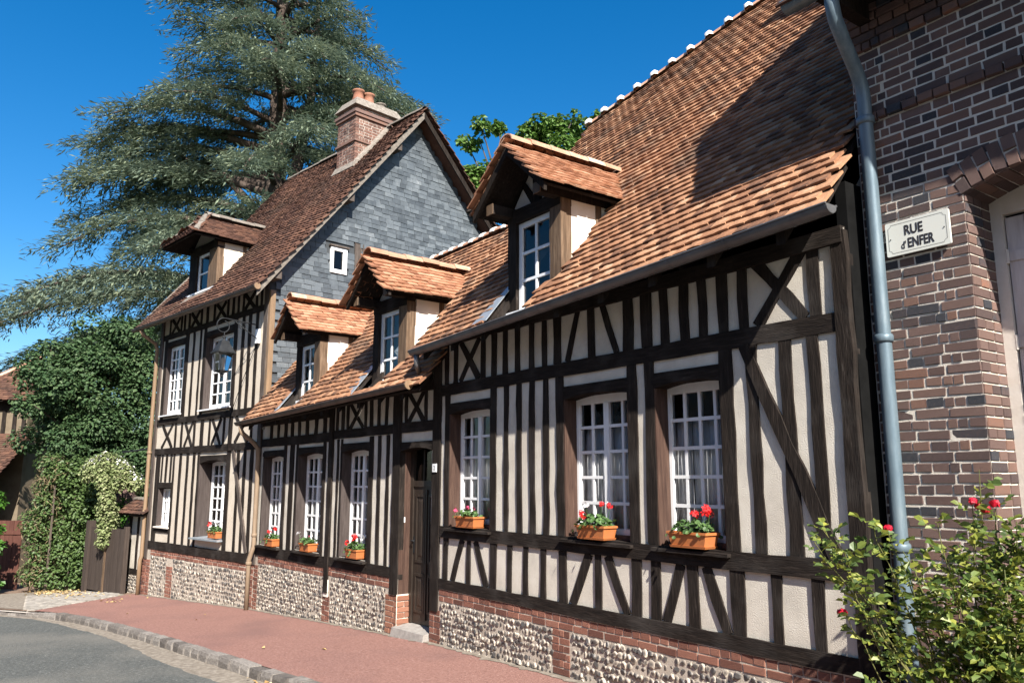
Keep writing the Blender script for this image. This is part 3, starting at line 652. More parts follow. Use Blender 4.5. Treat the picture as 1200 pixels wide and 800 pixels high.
# ---- 1 the near half-timbered house ---------------------------------------------------
NEAR = thing('half_timbered_house', 'half-timbered house with the steep orange tiled roof and one dormer, adjoining the brick house', 'house', (-9.094, 5.27, -.25), 0)
zN = lambda u, v: 3.89 + .04 * (u - 2.7) + 1.2 * v
hN = [(.45, 1.37, 1.14, 2.58), (2.72, 3.67, 1.14, 2.58), (4.01, 4.77, 1.14, 2.58)]
wallN = sheet(0, 5.97, .2, 3.54, hN).build('front_wall', 'plaster', NEAR)
b = MB(); b.box(5.90, 5.985, .03, .24, -.3, 3.9); b.build('end_boarding', 'black_cable', NEAR)
b = MB()   # the other walls
b.add([(0, .0, -.4), (0, 6.6, -.4), (0, 6.6, 3.5), (0, 3.0, 7.2), (0, 0, 3.6)], [(0, 1, 2, 3, 4)]); b.add([(5.97, .2, -.4), (5.97, 9, -.4), (5.97, 9, 4), (5.97, 4.4, 9), (5.97, .2, 3.9)], [(4, 3, 2, 1, 0)])
b.add([(0, 6.6, -.4), (5.97, 9, -.4), (5.97, 9, 4), (0, 6.6, 3.5)], [(3, 2, 1, 0)]); b.add([(0, .02, 3.2), (5.97, .02, 3.2), (5.97, 4, 3.2), (0, 4, 3.2)], [(0, 1, 2, 3)])
b.build('house_body', 'plaster_warm', NEAR)
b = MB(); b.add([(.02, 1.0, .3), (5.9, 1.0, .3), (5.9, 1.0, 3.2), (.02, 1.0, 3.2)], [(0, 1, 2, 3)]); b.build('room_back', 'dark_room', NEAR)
rail(wallN, .14, 5.86, 2.775, 2.92); rail(wallN, .24, 5.86, 1.0, 1.145, -.024); rail(wallN, .24, 5.9, .385, .50, -.026); rail(wallN, 0, 5.96, 3.42, 3.55, -.038)
MB().timber((.145, .10), (.145, 3.52), .19, -.028, .06).build('corner_post', 'timber_upright', wallN)
MB().timber((5.92, -.1), (5.92, 3.52), .12, -.03, .06).build('corner_post', 'timber_upright', wallN)
studs(wallN, [(.32, .41), (.54, .63), (1.16, 1.25), (1.38, 1.48), (1.62, 1.71), (1.86, 1.95), (2.12, 2.21), (2.36, 2.44), (2.56, 2.68), (3.12, 3.22), (3.63, 3.76), (3.87, 4.0), (4.12, 4.22), (4.35, 4.45), (4.57, 4.66), (4.78, 4.88), (4.99, 5.08), (5.65, 5.75)], 2.92, 3.44)
cross(wallN, .69, 1.11, 2.92, 3.42); brace(wallN, (2.79, 2.92), (2.98, 3.5), .075); brace(wallN, (3.53, 2.92), (3.31, 3.5), .075); cross(wallN, 5.17, 5.61, 2.92, 3.46, .10)
studs(wallN, [(.34, .45), (1.37, 1.48), (1.64, 1.72), (1.89, 1.98), (2.13, 2.22), (2.37, 2.46), (2.60, 2.72), (3.67, 3.79), (3.89, 4.01), (4.77, 4.90), (5.05, 5.15), (5.36, 5.47), (5.61, 5.71)], 1.145, 2.775)
brace(wallN, (5.03, 2.78), (5.75, 1.145), .105, -.027)
studs(wallN, [(.34, .44), (.88, .96), (1.37, 1.49), (1.71, 1.79), (2.01, 2.09), (2.31, 2.40), (2.62, 2.74), (3.16, 3.25), (3.66, 3.78), (3.90, 4.02), (4.34, 4.45), (4.79, 4.92), (5.17, 5.26), (5.52, 5.61)], .50, 1.0)
for p, q in (((.77, 1.0), (.55, .5)), ((1.06, 1.0), (1.29, .5)), ((3.08, 1.0), (2.83, .5)), ((3.34, 1.0), (3.60, .5)), ((4.26, 1.0), (4.08, .5)), ((4.53, 1.0), (4.74, .5))): brace(wallN, p, q, .095)
for h in hN:
    reveal(NEAR, h[0], h[1], 1.14, 2.565, .15)
    MB().timber((h[0] - .02, 2.60), (h[1] + .02, 2.60), .075, -.017, .05).build('window_head', 'timber_level', wallN)
    window(NEAR, h[0], h[1], 1.135, 2.56, .15, rows=5, bottom=.11, mull=h[0] < 4)
    MB().box(h[0], h[1], .10, .148, 1.146, 1.19).build('window_board', 'jamb_grey', NEAR)
# base: two courses of brick on flint, with brick piers
baseN = sheet(.03, 6.0, -.45, .385, [], -.012).build('base_wall', 'mortar_base', NEAR)
b = MB(); b.box(.03, 6.0, -.020, .05, .379, .385); b.build('mortar_cap', 'mortar_grey', NEAR)
its = []
brick_wall(None, '', np.array([.26, -.013, 0]), (1, 0, 0), (0, 1, 0), 5.75, .308, .381, '', bond='header', collect=its)
brick_wall(None, '', np.array([.26, -.013, 0]), (1, 0, 0), (0, 1, 0), 5.75, .235, .308, '', bond='stretch', collect=its)
brick_wall(None, '', np.array([.03, -.013, 0]), (1, 0, 0), (0, 1, 0), .26, -.31, .13, '', bond='english', collect=its)
brick_wall(None, '', np.array([2.50, -.013, 0]), (1, 0, 0), (0, 1, 0), .28, -.27, .235, '', bond='english', collect=its)
scatter('brick', baseN, BRICKV, its, 'brick_red', 300)
its = []
flints(None, .30, 2.49, -.29, .232, -.0145, collect=its); flints(None, 2.80, 5.98, -.25, .232, -.0145, collect=its)
scatter('flint', baseN, FLINTV, its, 'flint', 300, core=flint_core)
# roof
rvN = lambda u: 3.12 + .25 * (u + .24)
roofN = deck(NEAR, 'roof', zN, .15, 5.98, -.39, rvN, holes=[(1.73, 2.55, -.36, .95)], uL=(.15, -.25))
b = MB(); n_ = 9
b.quadslab((6.12, rvN(6.12), zN(6.12, rvN(6.12))), (-.25, rvN(-.25), zN(-.25, rvN(-.25))), (-.2, 6.9, 3.2), (6.12, 9.3, 3.6), (0, 1, 1), .05); b.build('rear_roof', 'tile_brown', NEAR)
ON = np.array([-.3, -.40, zN(-.3, -.40)]); nN = unit((-.04, -1.2, 1)); eN = unit((1, 0, .04)); sN = np.cross(nN, eN)
def insN(a, b_):
    p = ON + eN * a + sN * b_; v = p[1]
    if p[0] < .15 - .40 * (v + .45) / 3.57 or v > rvN(p[0]) - .07 or p[0] > (6.04 if v < -.02 else 5.93): return False
    if 1.66 < p[0] < (2.50 if v < -.12 else 2.74) and -.43 < v < .62: return False
    return True
tiles(roofN, 'roof_tile', ON, eN, nN, 6.55, 7.6, 'tile_orange', insN, 300)
ridge_tiles(NEAR, (-.25, rvN(-.25) + .02, zN(-.25, rvN(-.25)) + .03), (6.2, rvN(6.2) + .02, zN(6.2, rvN(6.2)) + .03), .115, .34, 'ridge_clay', 'ridge_mortar', cr=1.6, cw=.07)
b = MB(); b.quadslab((5.985, -.39, zN(5.98, -.39) - .012), (6.02, -.39, zN(6.02, -.39) - .012), (6.02, .0, zN(6.02, .0) - .012), (5.985, .0, zN(5.98, .0) - .012), (0, -1.2, 1), .035); b.build('verge_board', 'timber_upright', NEAR)
gutter(NEAR, (.17, -.41, 3.335), (6.13, -.41, 3.583), .066, 'zinc', nb=10)
pipe(NEAR, [(.27, -.41, 3.28), (.27, -.40, 3.16), (.20, -.33, 3.08)], .036, 'zinc', 'gutter_outlet')
b = MB(); b.quadslab((1.68, -.40, zN(1.7, -.40) + .045), (2.52, -.40, zN(2.5, -.40) + .045), (2.56, -.02, 3.565), (1.70, -.02, 3.56), (0, -1, 1), .012); b.build('flashing', 'zinc_pale', NEAR)
b = MB(); b.quadslab((1.45, -.34, zN(1.45, -.34) + .055), (1.74, -.34, zN(1.7, -.34) + .056), (1.74, .12, zN(1.74, .12) + .056), (1.66, .12, zN(1.66, .12) + .055), (0, -1, 1), .01); b.build('flashing', 'zinc_pale', NEAR)
for i in range(9):
    u = .35 + i * .66; MB().hexa([(u, -.35, zN(u, -.35) - .17), (u + .08, -.35, zN(u, -.35) - .17), (u + .08, .0, zN(u, 0) - .17), (u, .0, zN(u, 0) - .17)], [(u, -.35, zN(u, -.35) - .06), (u + .08, -.35, zN(u, -.35) - .06), (u + .08, .0, zN(u, 0) - .06), (u, .0, zN(u, 0) - .06)]).build('rafter_foot', 'timber_upright', NEAR)
dormer(NEAR, 1.72, 2.70, 3.61, 4.66, 4.78, 5.42, .38, .68, zN, uc=2.21, post=(.16, .19), cols=2, rows=3, nmax=150)

# ---- 2 the middle house ---------------------------------------------------------------
MID = thing('half_timbered_house', 'low middle half-timbered house with two dormers, three tall windows and the dark front door', 'house', (-9.094, 5.27, -.40), 2.7)
zM = lambda u, v: 3.33 + .024 * (u + 1) + 1.2 * v
hM = [(-5.74, -4.80, .56, 2.16), (-4.19, -3.22, .57, 2.17), (-2.55, -1.68, .57, 2.18), (-.77, .04, -.3, 2.2)]
wallM = sheet(-5.87, .06, .1, 3.02, hM).build('front_wall', 'plaster', MID)
b = MB(); b.add([(-5.8, 6.2, -.6), (.1, 6.2, -.6), (.1, 6.2, 2.9), (-5.8, 6.2, 2.9)], [(3, 2, 1, 0)]); b.add([(-5.87, .03, 2.9), (.06, .03, 2.9), (.06, 4, 2.9), (-5.87, 4, 2.9)], [(0, 1, 2, 3)])
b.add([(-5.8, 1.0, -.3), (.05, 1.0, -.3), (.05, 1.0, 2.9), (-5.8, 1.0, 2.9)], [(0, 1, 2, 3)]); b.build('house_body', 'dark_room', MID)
rail(wallM, -5.87, -3.0, 2.315, 2.465); rail(wallM, -2.86, .05, 2.35, 2.485); rail(wallM, -5.87, -3.0, .36, .53, -.026); rail(wallM, -2.86, -.96, .40, .54, -.026); rail(wallM, -5.87, -3.0, 2.70, 2.85, -.05); rail(wallM, -2.86, .05, 2.88, 3.02, -.05)
MB().timber((-2.92, .0), (-2.92, 2.9), .13, -.036, .06).build('post', 'timber_upright', wallM)
MB().timber((-.87, .19), (-.87, 2.95), .20, -.03, .06).build('door_post', 'timber_upright', wallM)
studs(wallM, [(-5.49, -5.38), (-5.14, -5.06), (-4.84, -4.72), (-4.55, -4.45), (-4.25, -4.15), (-3.93, -3.82), (-3.58, -3.47), (-3.26, -3.14)], 2.46, 2.72)
studs(wallM, [(-2.79, -2.71), (-2.61, -2.52), (-2.43, -2.36), (-1.85, -1.79), (-1.69, -1.60), (-1.45, -1.38), (-1.23, -1.16), (-1.0, -.83), (-.69, -.62), (-.18, -.12)], 2.48, 2.9)
cross(wallM, -2.33, -1.9, 2.48, 2.87, .07); cross(wallM, -.6, -.2, 2.48, 2.9, .075)
studs(wallM, [(-4.80, -4.69), (-4.53, -4.37), (-4.27, -4.20), (-3.22, -3.13), (-2.72, -2.66), (-2.60, -2.55), (-1.68, -1.56), (-1.41, -1.33), (-1.17, -1.10)], .53, 2.34)
for i, h in enumerate(hM[:3]):
    reveal(MID, h[0], h[1], h[2], h[3] - .015, .15, 'jamb_grey', sp=.09)
    window(MID, h[0], h[1], h[2] - .005, h[3] - .02, .15, rows=6, bottom=.10)
    MB().timber((h[0] - .04, h[3] + .02), (h[1] + .04, h[3] + .02), .07, -.017, .05).build('window_head', 'timber_level', wallM)
# front door in its recess
MB().box(-.80, -.77, -.01, .22, .18, 2.24).build('door_jamb', 'jamb_wood', MID)
MB().box(.035, .06, -.01, .22, -.2, 2.24).build('door_jamb', 'jamb_wood', MID)
b = MB()
for i in range(8):
    a0, a1 = i / 8, (i + 1) / 8; x0, x1 = -.78 + .83 * a0, -.78 + .83 * a1; h0, h1 = 2.14 - .05 * (2 * a0 - 1) ** 2, 2.14 - .05 * (2 * a1 - 1) ** 2
    b.hexa([(x0, -.018, h0), (x1, -.018, h1), (x1, .22, h1), (x0, .22, h0)], [(x0, -.018, 2.22), (x1, -.018, 2.22), (x1, .22, 2.22), (x0, .22, 2.22)])
b.build('door_lintel', 'timber_level', MID)
b = MB(); b.box(-.77, -.70, .155, .21, -.16, 2.14); b.box(-.02, .035, .155, .21, -.16, 2.14); b.box(-.70, -.02, .158, .21, 1.62, 1.70); b.build('door_frame', 'door_wood', MID)
D = MB().box(-.70, -.02, .175, .215, -.16, 1.62).build('door', 'door_wood', MID)
for a, c, d, e in ((-.64, -.40, .62, 1.52), (-.32, -.08, .62, 1.52), (-.64, -.40, -.02, .48), (-.32, -.08, -.02, .48)):
    b = MB(); b.box(a, c, .163, .176, d, d + .035); b.box(a, c, .163, .176, e - .035, e); b.box(a, a + .03, .163, .176, d + .035, e - .035); b.box(c - .03, c, .163, .176, d + .035, e - .035)
    b.hexa([(a + .06, .176, d + .07), (c - .06, .176, d + .07), (c - .06, .176, e - .07), (a + .06, .176, e - .07)], [(a + .09, .164, d + .1), (c - .09, .164, d + .1), (c - .09, .164, e - .1), (a + .09, .164, e - .1)]); b.build('door_panel', 'door_wood', D)
b = MB(); b.box(-.375, -.345, .155, .176, -.1, 1.58); b.build('cover_strip', 'door_wood', D)
b = MB(); b.box(-.685, -.645, .165, .176, .74, .96); b.tube([(-.665, .165, .90), (-.665, .12, .90), (-.60, .115, .90)], .009, 8); b.build('door_handle', 'iron', D)
b = MB(); b.add([(-.70, .195, 1.70), (-.02, .195, 1.70), (-.02, .195, 2.12), (-.70, .195, 2.12)], [(0, 1, 2, 3)]); b.build('fanlight', 'glass', MID)
for u in (-.47, -.25): MB().box(u - .012, u + .012, .18, .20, 1.70, 2.12).build('fanlight_bar', 'door_wood', MID)
b = MB(); b.hexa([(-.79, -.13, -.42), (.02, -.13, -.42), (.02, .24, -.42), (-.79, .24, -.42)], [(-.77, -.09, -.205), (.01, -.09, -.20), (.02, .24, -.165), (-.78, .24, -.165)]); b.build('door_step', 'stone', MID)
MB().box(-.745, -.70, -.045, -.03, 1.12, 1.17).build('bell_plate', 'white_paint', MID) if False else MB().box(-.775, -.768, .03, .08, 1.14, 1.21).build('bell_plate', 'white_paint', MID)
# base
baseM = sheet(-5.87, -.76, -.75, .40, [], -.012).build('base_wall', 'mortar_base', MID)
b = MB(); b.add([(-.765, -.03, -.5), (-.765, .22, -.5), (-.765, .22, .2), (-.765, -.03, .2)], [(0, 1, 2, 3)]); b.build('pier_side', 'mortar', MID)
its = []
for u0, u1, zt in ((-5.75, -2.98, .372), (-2.86, -1.0, .405)):
    brick_wall(None, '', np.array([u0, -.013, 0]), (1, 0, 0), (0, 1, 0), u1 - u0, zt - .073, zt, '', bond='header', collect=its)
    brick_wall(None, '', np.array([u0, -.013, 0]), (1, 0, 0), (0, 1, 0), u1 - u0, zt - .146, zt - .073, '', bond='stretch', collect=its)
ipier = []
brick_wall(None, '', np.array([-1.09, -.013, 0]), (1, 0, 0), (0, 1, 0), .335, -.47, .185, '', collect=ipier)
brick_wall(None, '', np.array([-.757, -.026, 0]), (0, 1, 0), (-1, 0, 0), .25, -.47, .185, '', collect=ipier, start=1)
brick_wall(None, '', np.array([-3.05, -.013, 0]), (1, 0, 0), (0, 1, 0), .26, -.55, -.06, '', collect=its)
brick_wall(None, '', np.array([-5.95, -.013, 0]), (1, 0, 0), (0, 1, 0), .22, -.75, .226, '', collect=its)
scatter('brick', baseM, BRICKV, its, 'brick_red', 180); scatter('brick', baseM, BRICKV, ipier, 'brick_orange', 100)
b = MB(); b.box(-3.0, -2.85, -.026, .02, -.06, .2); b.build('pier_render', 'plaster_pale', MID)
its = []
flints(None, -5.72, -3.06, -.68, .222, -.013, collect=its); flints(None, -2.78, -1.10, -.50, .255, -.013, collect=its)
scatter('flint', baseM, FLINTV, its, 'flint', 150, core=flint_core)
# roof
rvM = lambda u: 1.96
roofM = deck(MID, 'roof', zM, -5.9, .30, -.42, rvM, holes=[(-4.45, -3.62, -.34, .8), (-1.65, -.82, -.34, .8)])
roofM.hide_render = False
b = MB(); b.quadslab((.3, 1.96, zM(.3, 1.96)), (-5.9, 1.96, zM(-5.9, 1.96)), (-5.9, 5.2, 2.4), (.3, 5.2, 2.4), (0, 1, 1), .05); b.build('rear_roof', 'tile_brown', MID)
OM = np.array([-5.84, -.43, zM(-5.84, -.43)]); nM = unit((-.024, -1.2, 1)); eM = unit((1, 0, .024)); sM = np.cross(nM, eM)
def insM(a, b_):
    p = OM + eM * a + sM * b_; v = p[1]
    if v > 1.88 or p[0] > .35 or (p[0] > .05 and v > -.2 and False): return False
    for d in ((-4.52, -3.52), (-1.70, -.70)):
        if d[0] - .03 < p[0] < d[1] + (-.16 if v < -.12 else .03) and -.36 < v < .50: return False
    return True
tiles(roofM, 'roof_tile', OM, eM, nM, 6.2, 4.0, 'tile_orange', insM, 300)
ridge_tiles(MID, (-5.75, 1.97, zM(-5.75, 1.97) + .02), (.32, 1.97, zM(.32, 1.97) + .02), .11, .30, 'ridge_clay', 'ridge_mortar', cr=1.22, cw=.07)
gutter(MID, (-5.98, -.46, 2.76), (.13, -.46, 2.915), .060, 'gutter_brown', nb=11)
b = MB(); b.tube([(.13, -.46, 2.905), (.155, -.46, 2.905)], .062, 12); b.build('gutter_stop', 'pipe_gold', MID)
pipe(MID, [(-5.80, -.46, 2.70), (-5.80, -.44, 2.58), (-5.80, -.20, 2.40), (-5.80, -.10, 2.28), (-5.80, -.09, 1.2), (-5.80, -.09, .52), (-5.82, -.12, .40), (-5.84, -.15, .28), (-5.84, -.15, -.66)], .042, 'pipe_tan', collars=[(-5.80, -.09, .72), (-5.84, -.15, .22)])
for (ua, ub, uu, zs_) in ((-4.46, -3.62, -4.56, 3.03), (-1.66, -.82, -1.76, 3.03)):
    b = MB(); b.quadslab((ua - .02, -.35, zM(ua, -.35) + .048), (ub + .01, -.35, zM(ub, -.35) + .048), (ub + .01, -.02, zs_ + .005), (ua - .02, -.02, zs_), (0, -1, 1), .012); b.build('flashing', 'zinc_pale', MID)
    b = MB(); b.quadslab((ua - .34, -.35, zM(ua - .34, -.35) + .051), (ua + .0, -.35, zM(ua, -.35) + .051), (ua + .0, .16, zM(ua, .16) + .052), (ua - .09, .16, zM(ua - .09, .16) + .051), (0, -1, 1), .01); b.build('flashing', 'zinc_pale', MID)
for i in range(10):
    u = -5.6 + i * .6; MB().hexa([(u, -.38, zM(u, -.38) - .15), (u + .08, -.38, zM(u, -.38) - .15), (u + .08, .0, zM(u, 0) - .15), (u, .0, zM(u, 0) - .15)], [(u, -.38, zM(u, -.38) - .05), (u + .08, -.38, zM(u, -.38) - .05), (u + .08, .0, zM(u, 0) - .05), (u, .0, zM(u, 0) - .05)]).build('rafter_foot', 'timber_upright', MID)
dormer(MID, -1.66, -.70, 3.08, 4.15, 4.29, 4.88, .42, .63, zM, uc=-1.13, post=(.16, .22), nmax=130)
dormer(MID, -4.46, -3.50, 3.07, 4.02, 4.17, 4.74, .38, .60, zM, uc=-3.98, post=(.16, .22), nmax=100)

# ---- 3 the tall house with the slated gable --------------------------------------------
TALL = thing('half_timbered_house', 'tall two-storey half-timbered house with slate-hung gable, brick chimney and brown tiled roof', 'house', (-14.967, 4.993, -.72), 8.8)
zT = lambda u, v: 5.85 + 1.25 * v
hT = [(-4.89, -3.88, 3.14, 4.84), (-2.76, -1.44, 3.14, 4.80), (-4.82, -4.10, .70, 1.54), (-2.69, -1.43, .55, 2.14)]
wallT = sheet(-5.33, 0, .0, 5.75, hT).build('front_wall', 'plaster_warm', TALL)
b = MB(); b.add([(0, 0, -1), (0, 7.4, -1), (0, 7.4, 5.6), (0, 3.45, 10.0), (0, 0, 5.7)], [(4, 3, 2, 1, 0)]); b.add([(-5.33, 0, -1), (-5.33, 7.4, -1), (-5.33, 7.4, 5.6), (-5.33, 3.45, 10.0), (-5.33, 0, 5.7)], [(0, 1, 2, 3, 4)])
b.add([(-5.33, 7.4, -1), (0, 7.4, -1), (0, 7.4, 5.6), (-5.33, 7.4, 5.6)], [(3, 2, 1, 0)]); b.add([(-5.3, 1.2, -1), (-.02, 1.2, -1), (-.02, 1.2, 5.6), (-5.3, 1.2, 5.6)], [(0, 1, 2, 3)])
b.add([(-5.3, .02, 5.3), (0, .02, 5.3), (0, 5, 5.3), (-5.3, 5, 5.3)], [(0, 1, 2, 3)]); b.add([(-5.3, .04, 2.75), (0, .04, 2.75), (0, 1.2, 2.75), (-5.3, 1.2, 2.75)], [(0, 1, 2, 3)]); b.build('house_body', 'slate_back', TALL)
tg = 'timber_grey'
for z0, z1, yy in ((2.29, 2.43, -.03), (2.97, 3.10, -.03), (4.98, 5.10, -.025), (.18, .355, -.03), (5.46, 5.6, -.06)): rail(wallT, -5.30, -.02, z0, z1, yy, 'timber_level')
MB().timber((-5.24, -.05), (-5.24, 5.5), .14, -.035, .06).build('corner_post', tg, wallT)
MB().timber((-.08, .18), (-.08, 5.5), .14, -.035, .06).build('corner_post', tg, wallT)
for c in (-4.5, -3.42, -2.12, -.82): cross(wallT, c - .22, c + .22, 5.10, 5.44, .085)
studs(wallT, [(-4.86, -4.78), (-4.22, -4.14), (-4.04, -3.96), (-3.78, -3.70), (-3.14, -3.06), (-2.84, -2.74), (-2.48, -2.40), (-1.84, -1.76), (-1.6, -1.5), (-1.36, -1.28), (-1.13, -1.05), (-.56, -.48), (-.36, -.28)], 5.10, 5.5, m='timber_upright')
studs(wallT, [(-5.06, -4.90), (-3.87, -3.69), (-3.46, -3.37), (-3.10, -3.02), (-2.90, -2.77), (-1.43, -1.29), (-1.09, -.98), (-.81, -.70), (-.50, -.40)], 3.10, 4.98, m='timber_upright')
for (a, c) in ((-4.13, -4.04), (-3.80, -3.70), (-3.13, -3.03), (-2.77, -2.62), (-2.36, -2.28), (-1.69, -1.61), (-1.43, -1.28), (-.50, -.42)): studs(wallT, [(a, c)], 2.43, 2.97, m='timber_upright')
for a, c in ((-4.84, -4.24), (-3.58, -3.18), (-2.20, -1.80), (-1.14, -.60)): cross(wallT, a, c, 2.43, 2.97, .085)
studs(wallT, [(-5.06, -4.95), (-4.92, -4.83), (-4.09, -4.0), (-3.75, -3.64), (-3.37, -3.27), (-3.04, -2.94), (-2.79, -2.71), (-1.42, -1.27), (-.98, -.88), (-.70, -.60), (-.42, -.30)], .35, 2.29, m='timber_upright')
studs(wallT, [(-4.75, -4.68), (-4.52, -4.42), (-4.26, -4.17)], 1.68, 2.29, m='timber_upright')
rail(wallT, -4.84, -4.08, 1.54, 1.66, -.02); rail(wallT, -4.84, -4.08, .56, .66, -.02)
brace(wallT, (-1.14, 2.29), (-.38, .36), .10, -.032, tg)
reveal(TALL, -4.89, -3.88, 3.20, 4.82, .08, 'jamb_grey', 'white_paint', sp=.10); reveal(TALL, -2.76, -1.44, 3.20, 4.79, .14, 'jamb_grey', 'white_paint', sp=.10)
reveal(TALL, -4.82, -4.10, .70, 1.53, .10, 'jamb_grey', 'cream_paint', arch_h=0, sp=.06); reveal(TALL, -2.69, -1.43, .56, 2.12, .24, 'jamb_grey', 'zinc_pale', arch_h=.07, sp=.13)
window(TALL, -4.89, -3.88, 3.21, 4.80, .08, rows=6, bottom=.09); window(TALL, -2.76, -1.44, 3.21, 4.77, .14, rows=6, bottom=.09)
window(TALL, -4.80, -4.12, .71, 1.52, .10, rows=3, bottom=.06, arch=False); window(TALL, -2.62, -1.50, .57, 2.10, .24, rows=6, bottom=.09)
baseT = sheet(-5.35, .02, -1.1, .19, [], -.012).build('base_wall', 'mortar_base', TALL)
its = []
brick_wall(None, '', np.array([-5.0, -.013, 0]), (1, 0, 0), (0, 1, 0), 4.95, .110, .183, '', bond='header', collect=its)
brick_wall(None, '', np.array([-5.0, -.013, 0]), (1, 0, 0), (0, 1, 0), 4.95, .037, .110, '', bond='stretch', collect=its)
brick_wall(None, '', np.array([-5.42, -.015, 0]), (1, 0, 0), (0, 1, 0), .44, -1.0, -.05, '', collect=its); brick_wall(None, '', np.array([-4.05, -.013, 0]), (1, 0, 0), (0, 1, 0), .34, -1.0, -.10, '', collect=its)
brick_wall(None, '', np.array([-.28, -.013, 0]), (1, 0, 0), (0, 1, 0), .22, -.8, .037, '', collect=its)
scatter('brick', baseT, BRICKV, its, 'brick_red', 60)
its = []
for a, c in ((-4.98, -4.06), (-3.70, -.29)): flints(None, a, c, -.95, .036, -.012, collect=its, sz=.092, rowh=.082)
scatter('flint', baseT, FLINTV, its, 'flint', 60, core=flint_core)
# slated gable
gab = MB(); gab.add([(.012, -.02, 2.3), (.012, 7.0, 2.3), (.012, 7.3, 5.6), (.012, 3.45, 9.98), (.012, -.02, 5.65)], [(4, 3, 2, 1, 0)]); gab = gab.build('gable_wall', 'slate_back', TALL)
SLV = []
for _ in range(6):
    v, f = box_variant(.0)[0]; v = v.copy(); v[[0, 1], 2] += rng.uniform(-.04, .03, 2); SLV.append((v, f))
its = []; row = 0; z = 2.35
while z < 9.95:
    v = .06 + (row % 2) * .10 + rng.uniform(0, .05)
    while v < 7.2:
        w = rng.uniform(.16, .26); c = v + w / 2; zt_ = 5.72 + 1.25 * c if c < 3.4 else 9.95 - 1.05 * (c - 3.4)
        ok = v > .05 and z < zt_ - .02 and not (1.22 < c < 1.72 and 5.9 < z < 6.6) and not (1.84 < c < 2.10 and 6.1 < z < 6.72)
        if ok:
            Rm = np.stack([(0, 1, 0), (-1, 0, 0), (0, 0, 1)], 1).astype(float) @ rotm((1, 0, 0), R(rng.normal(-4.0, 1.1))) @ rotm((0, 1, 0), rng.normal(0, .012))
            M = np.eye(4); M[:3, :3] = Rm @ np.diag([w - .008, .016, .140]); M[:3, 3] = (.036 + rng.uniform(0, .008), c, z + .05); its.append((M, int(rng.integers(6))))
        v += w
    z += .102; row += 1
scatter('slate', gab, SLV, its, 'slate', 300)
b = MB(); b.box(.02, .07, 1.27, 1.34, 5.95, 6.50); b.box(.02, .07, 1.57, 1.66, 5.95, 6.50); b.box(.021, .069, 1.34, 1.57, 5.95, 6.03); b.box(.021, .069, 1.34, 1.57, 6.43, 6.50); gw = b.build('gable_window', 'white_paint', TALL)
b = MB(); b.add([(.03, 1.34, 6.03), (.03, 1.57, 6.03), (.03, 1.57, 6.43), (.03, 1.34, 6.43)], [(0, 1, 2, 3)]); b.build('pane', 'glass', gw)
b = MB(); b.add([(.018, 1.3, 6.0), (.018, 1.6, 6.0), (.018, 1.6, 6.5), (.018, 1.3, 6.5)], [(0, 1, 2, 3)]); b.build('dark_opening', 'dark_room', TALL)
MB().box(.02, .10, 1.24, 1.70, 6.51, 6.545).build('window_hood', 'timber_grey', TALL)
b = MB(); b.box(.03, .06, 1.86, 1.88, 6.12, 6.70); b.box(.03, .06, 2.06, 2.08, 6.12, 6.70); b.add([(.03, 1.88, 6.12), (.03, 2.06, 6.12), (.03, 2.06, 6.70), (.03, 1.88, 6.70)], [(0, 1, 2, 3)]); b.box(.035, .05, 1.97, 2.02, 6.13, 6.62); b.build('vent_slot', 'timber_grey', TALL)
MB().box(.0, .072, -.02, .085, 2.65, 5.35).build('corner_board', 'pipe_gold', TALL)
# roof
roofT = deck(TALL, 'roof', zT, -5.75, .36, -.42, lambda u: 3.40)
b = MB(); b.quadslab((.36, 3.40, zT(0, 3.4)), (-5.75, 3.40, zT(0, 3.4)), (-5.75, 7.9, 5.35), (.36, 7.9, 5.35), (0, 1.1, 1), .05); b.build('rear_roof', 'tile_brown', TALL)
OT = np.array([-5.80, -.44, zT(0, -.44)]); nT = unit((0, -1.25, 1)); sT = np.cross(nT, (1., 0, 0))
def insT(a, b_):
    p = OT + np.array([a, 0, 0]) + sT * b_; v = p[1]
    if v > 3.34: return False
    if -3.95 < p[0] < -2.47 and -.2 < v < .7: return False
    if -1.95 < p[0] < -.95 and v > 2.55: return False
    return True
tiles(roofT, 'roof_tile', OT, (1, 0, 0), nT, 6.20, 6.2, 'tile_brown', insT, 300, jit=1.5)
# rear verge tiles seen along the gable edge
nTr = unit((0, (zT(0, 3.4) - 5.35) / 4.5, 1)); 
tiles(roofT, 'rear_tile', np.array([.40, 7.9, 5.35]), (-1, 0, 0), nTr, .8, 6.4, 'tile_brown', None, 0, jit=1.3)
ridge_tiles(TALL, (-5.75, 3.40, zT(0, 3.4) + .03), (-1.9, 3.40, zT(0, 3.4) + .03), .12, .34, 'ridge_grey', None); ridge_tiles(TALL, (-.95, 3.40, zT(0, 3.4) + .03), (.42, 3.40, zT(0, 3.4) + .03), .12, .34, 'ridge_grey', None)
b = MB(); b.quadslab((-5.86, -.44, zT(0, -.44) + .06), (-5.74, -.44, zT(0, -.44) + .075), (-5.74, 3.4, zT(0, 3.4) + .075), (-5.86, 3.4, zT(0, 3.4) + .06), (0, -1.25, 1), .08); b.build('verge_mortar', 'ridge_grey', TALL)
for s, (va, za, vb, zb_) in enumerate(((-.46, zT(0, -.46), 3.40, zT(0, 3.40)), (7.9, 5.35, 3.40, zT(0, 3.4)))):
    b = MB(); b.hexa([(.345, va, za - .16), (.345, vb, zb_ - .17), (.375, vb, zb_ - .17), (.375, va, za - .16)], [(.345, va, za + .0), (.345, vb, zb_ + .0), (.375, vb, zb_ + .0), (.375, va, za + .0)]); b.build('barge_board', 'ridge_grey' if s == 0 else 'timber_upright', TALL)
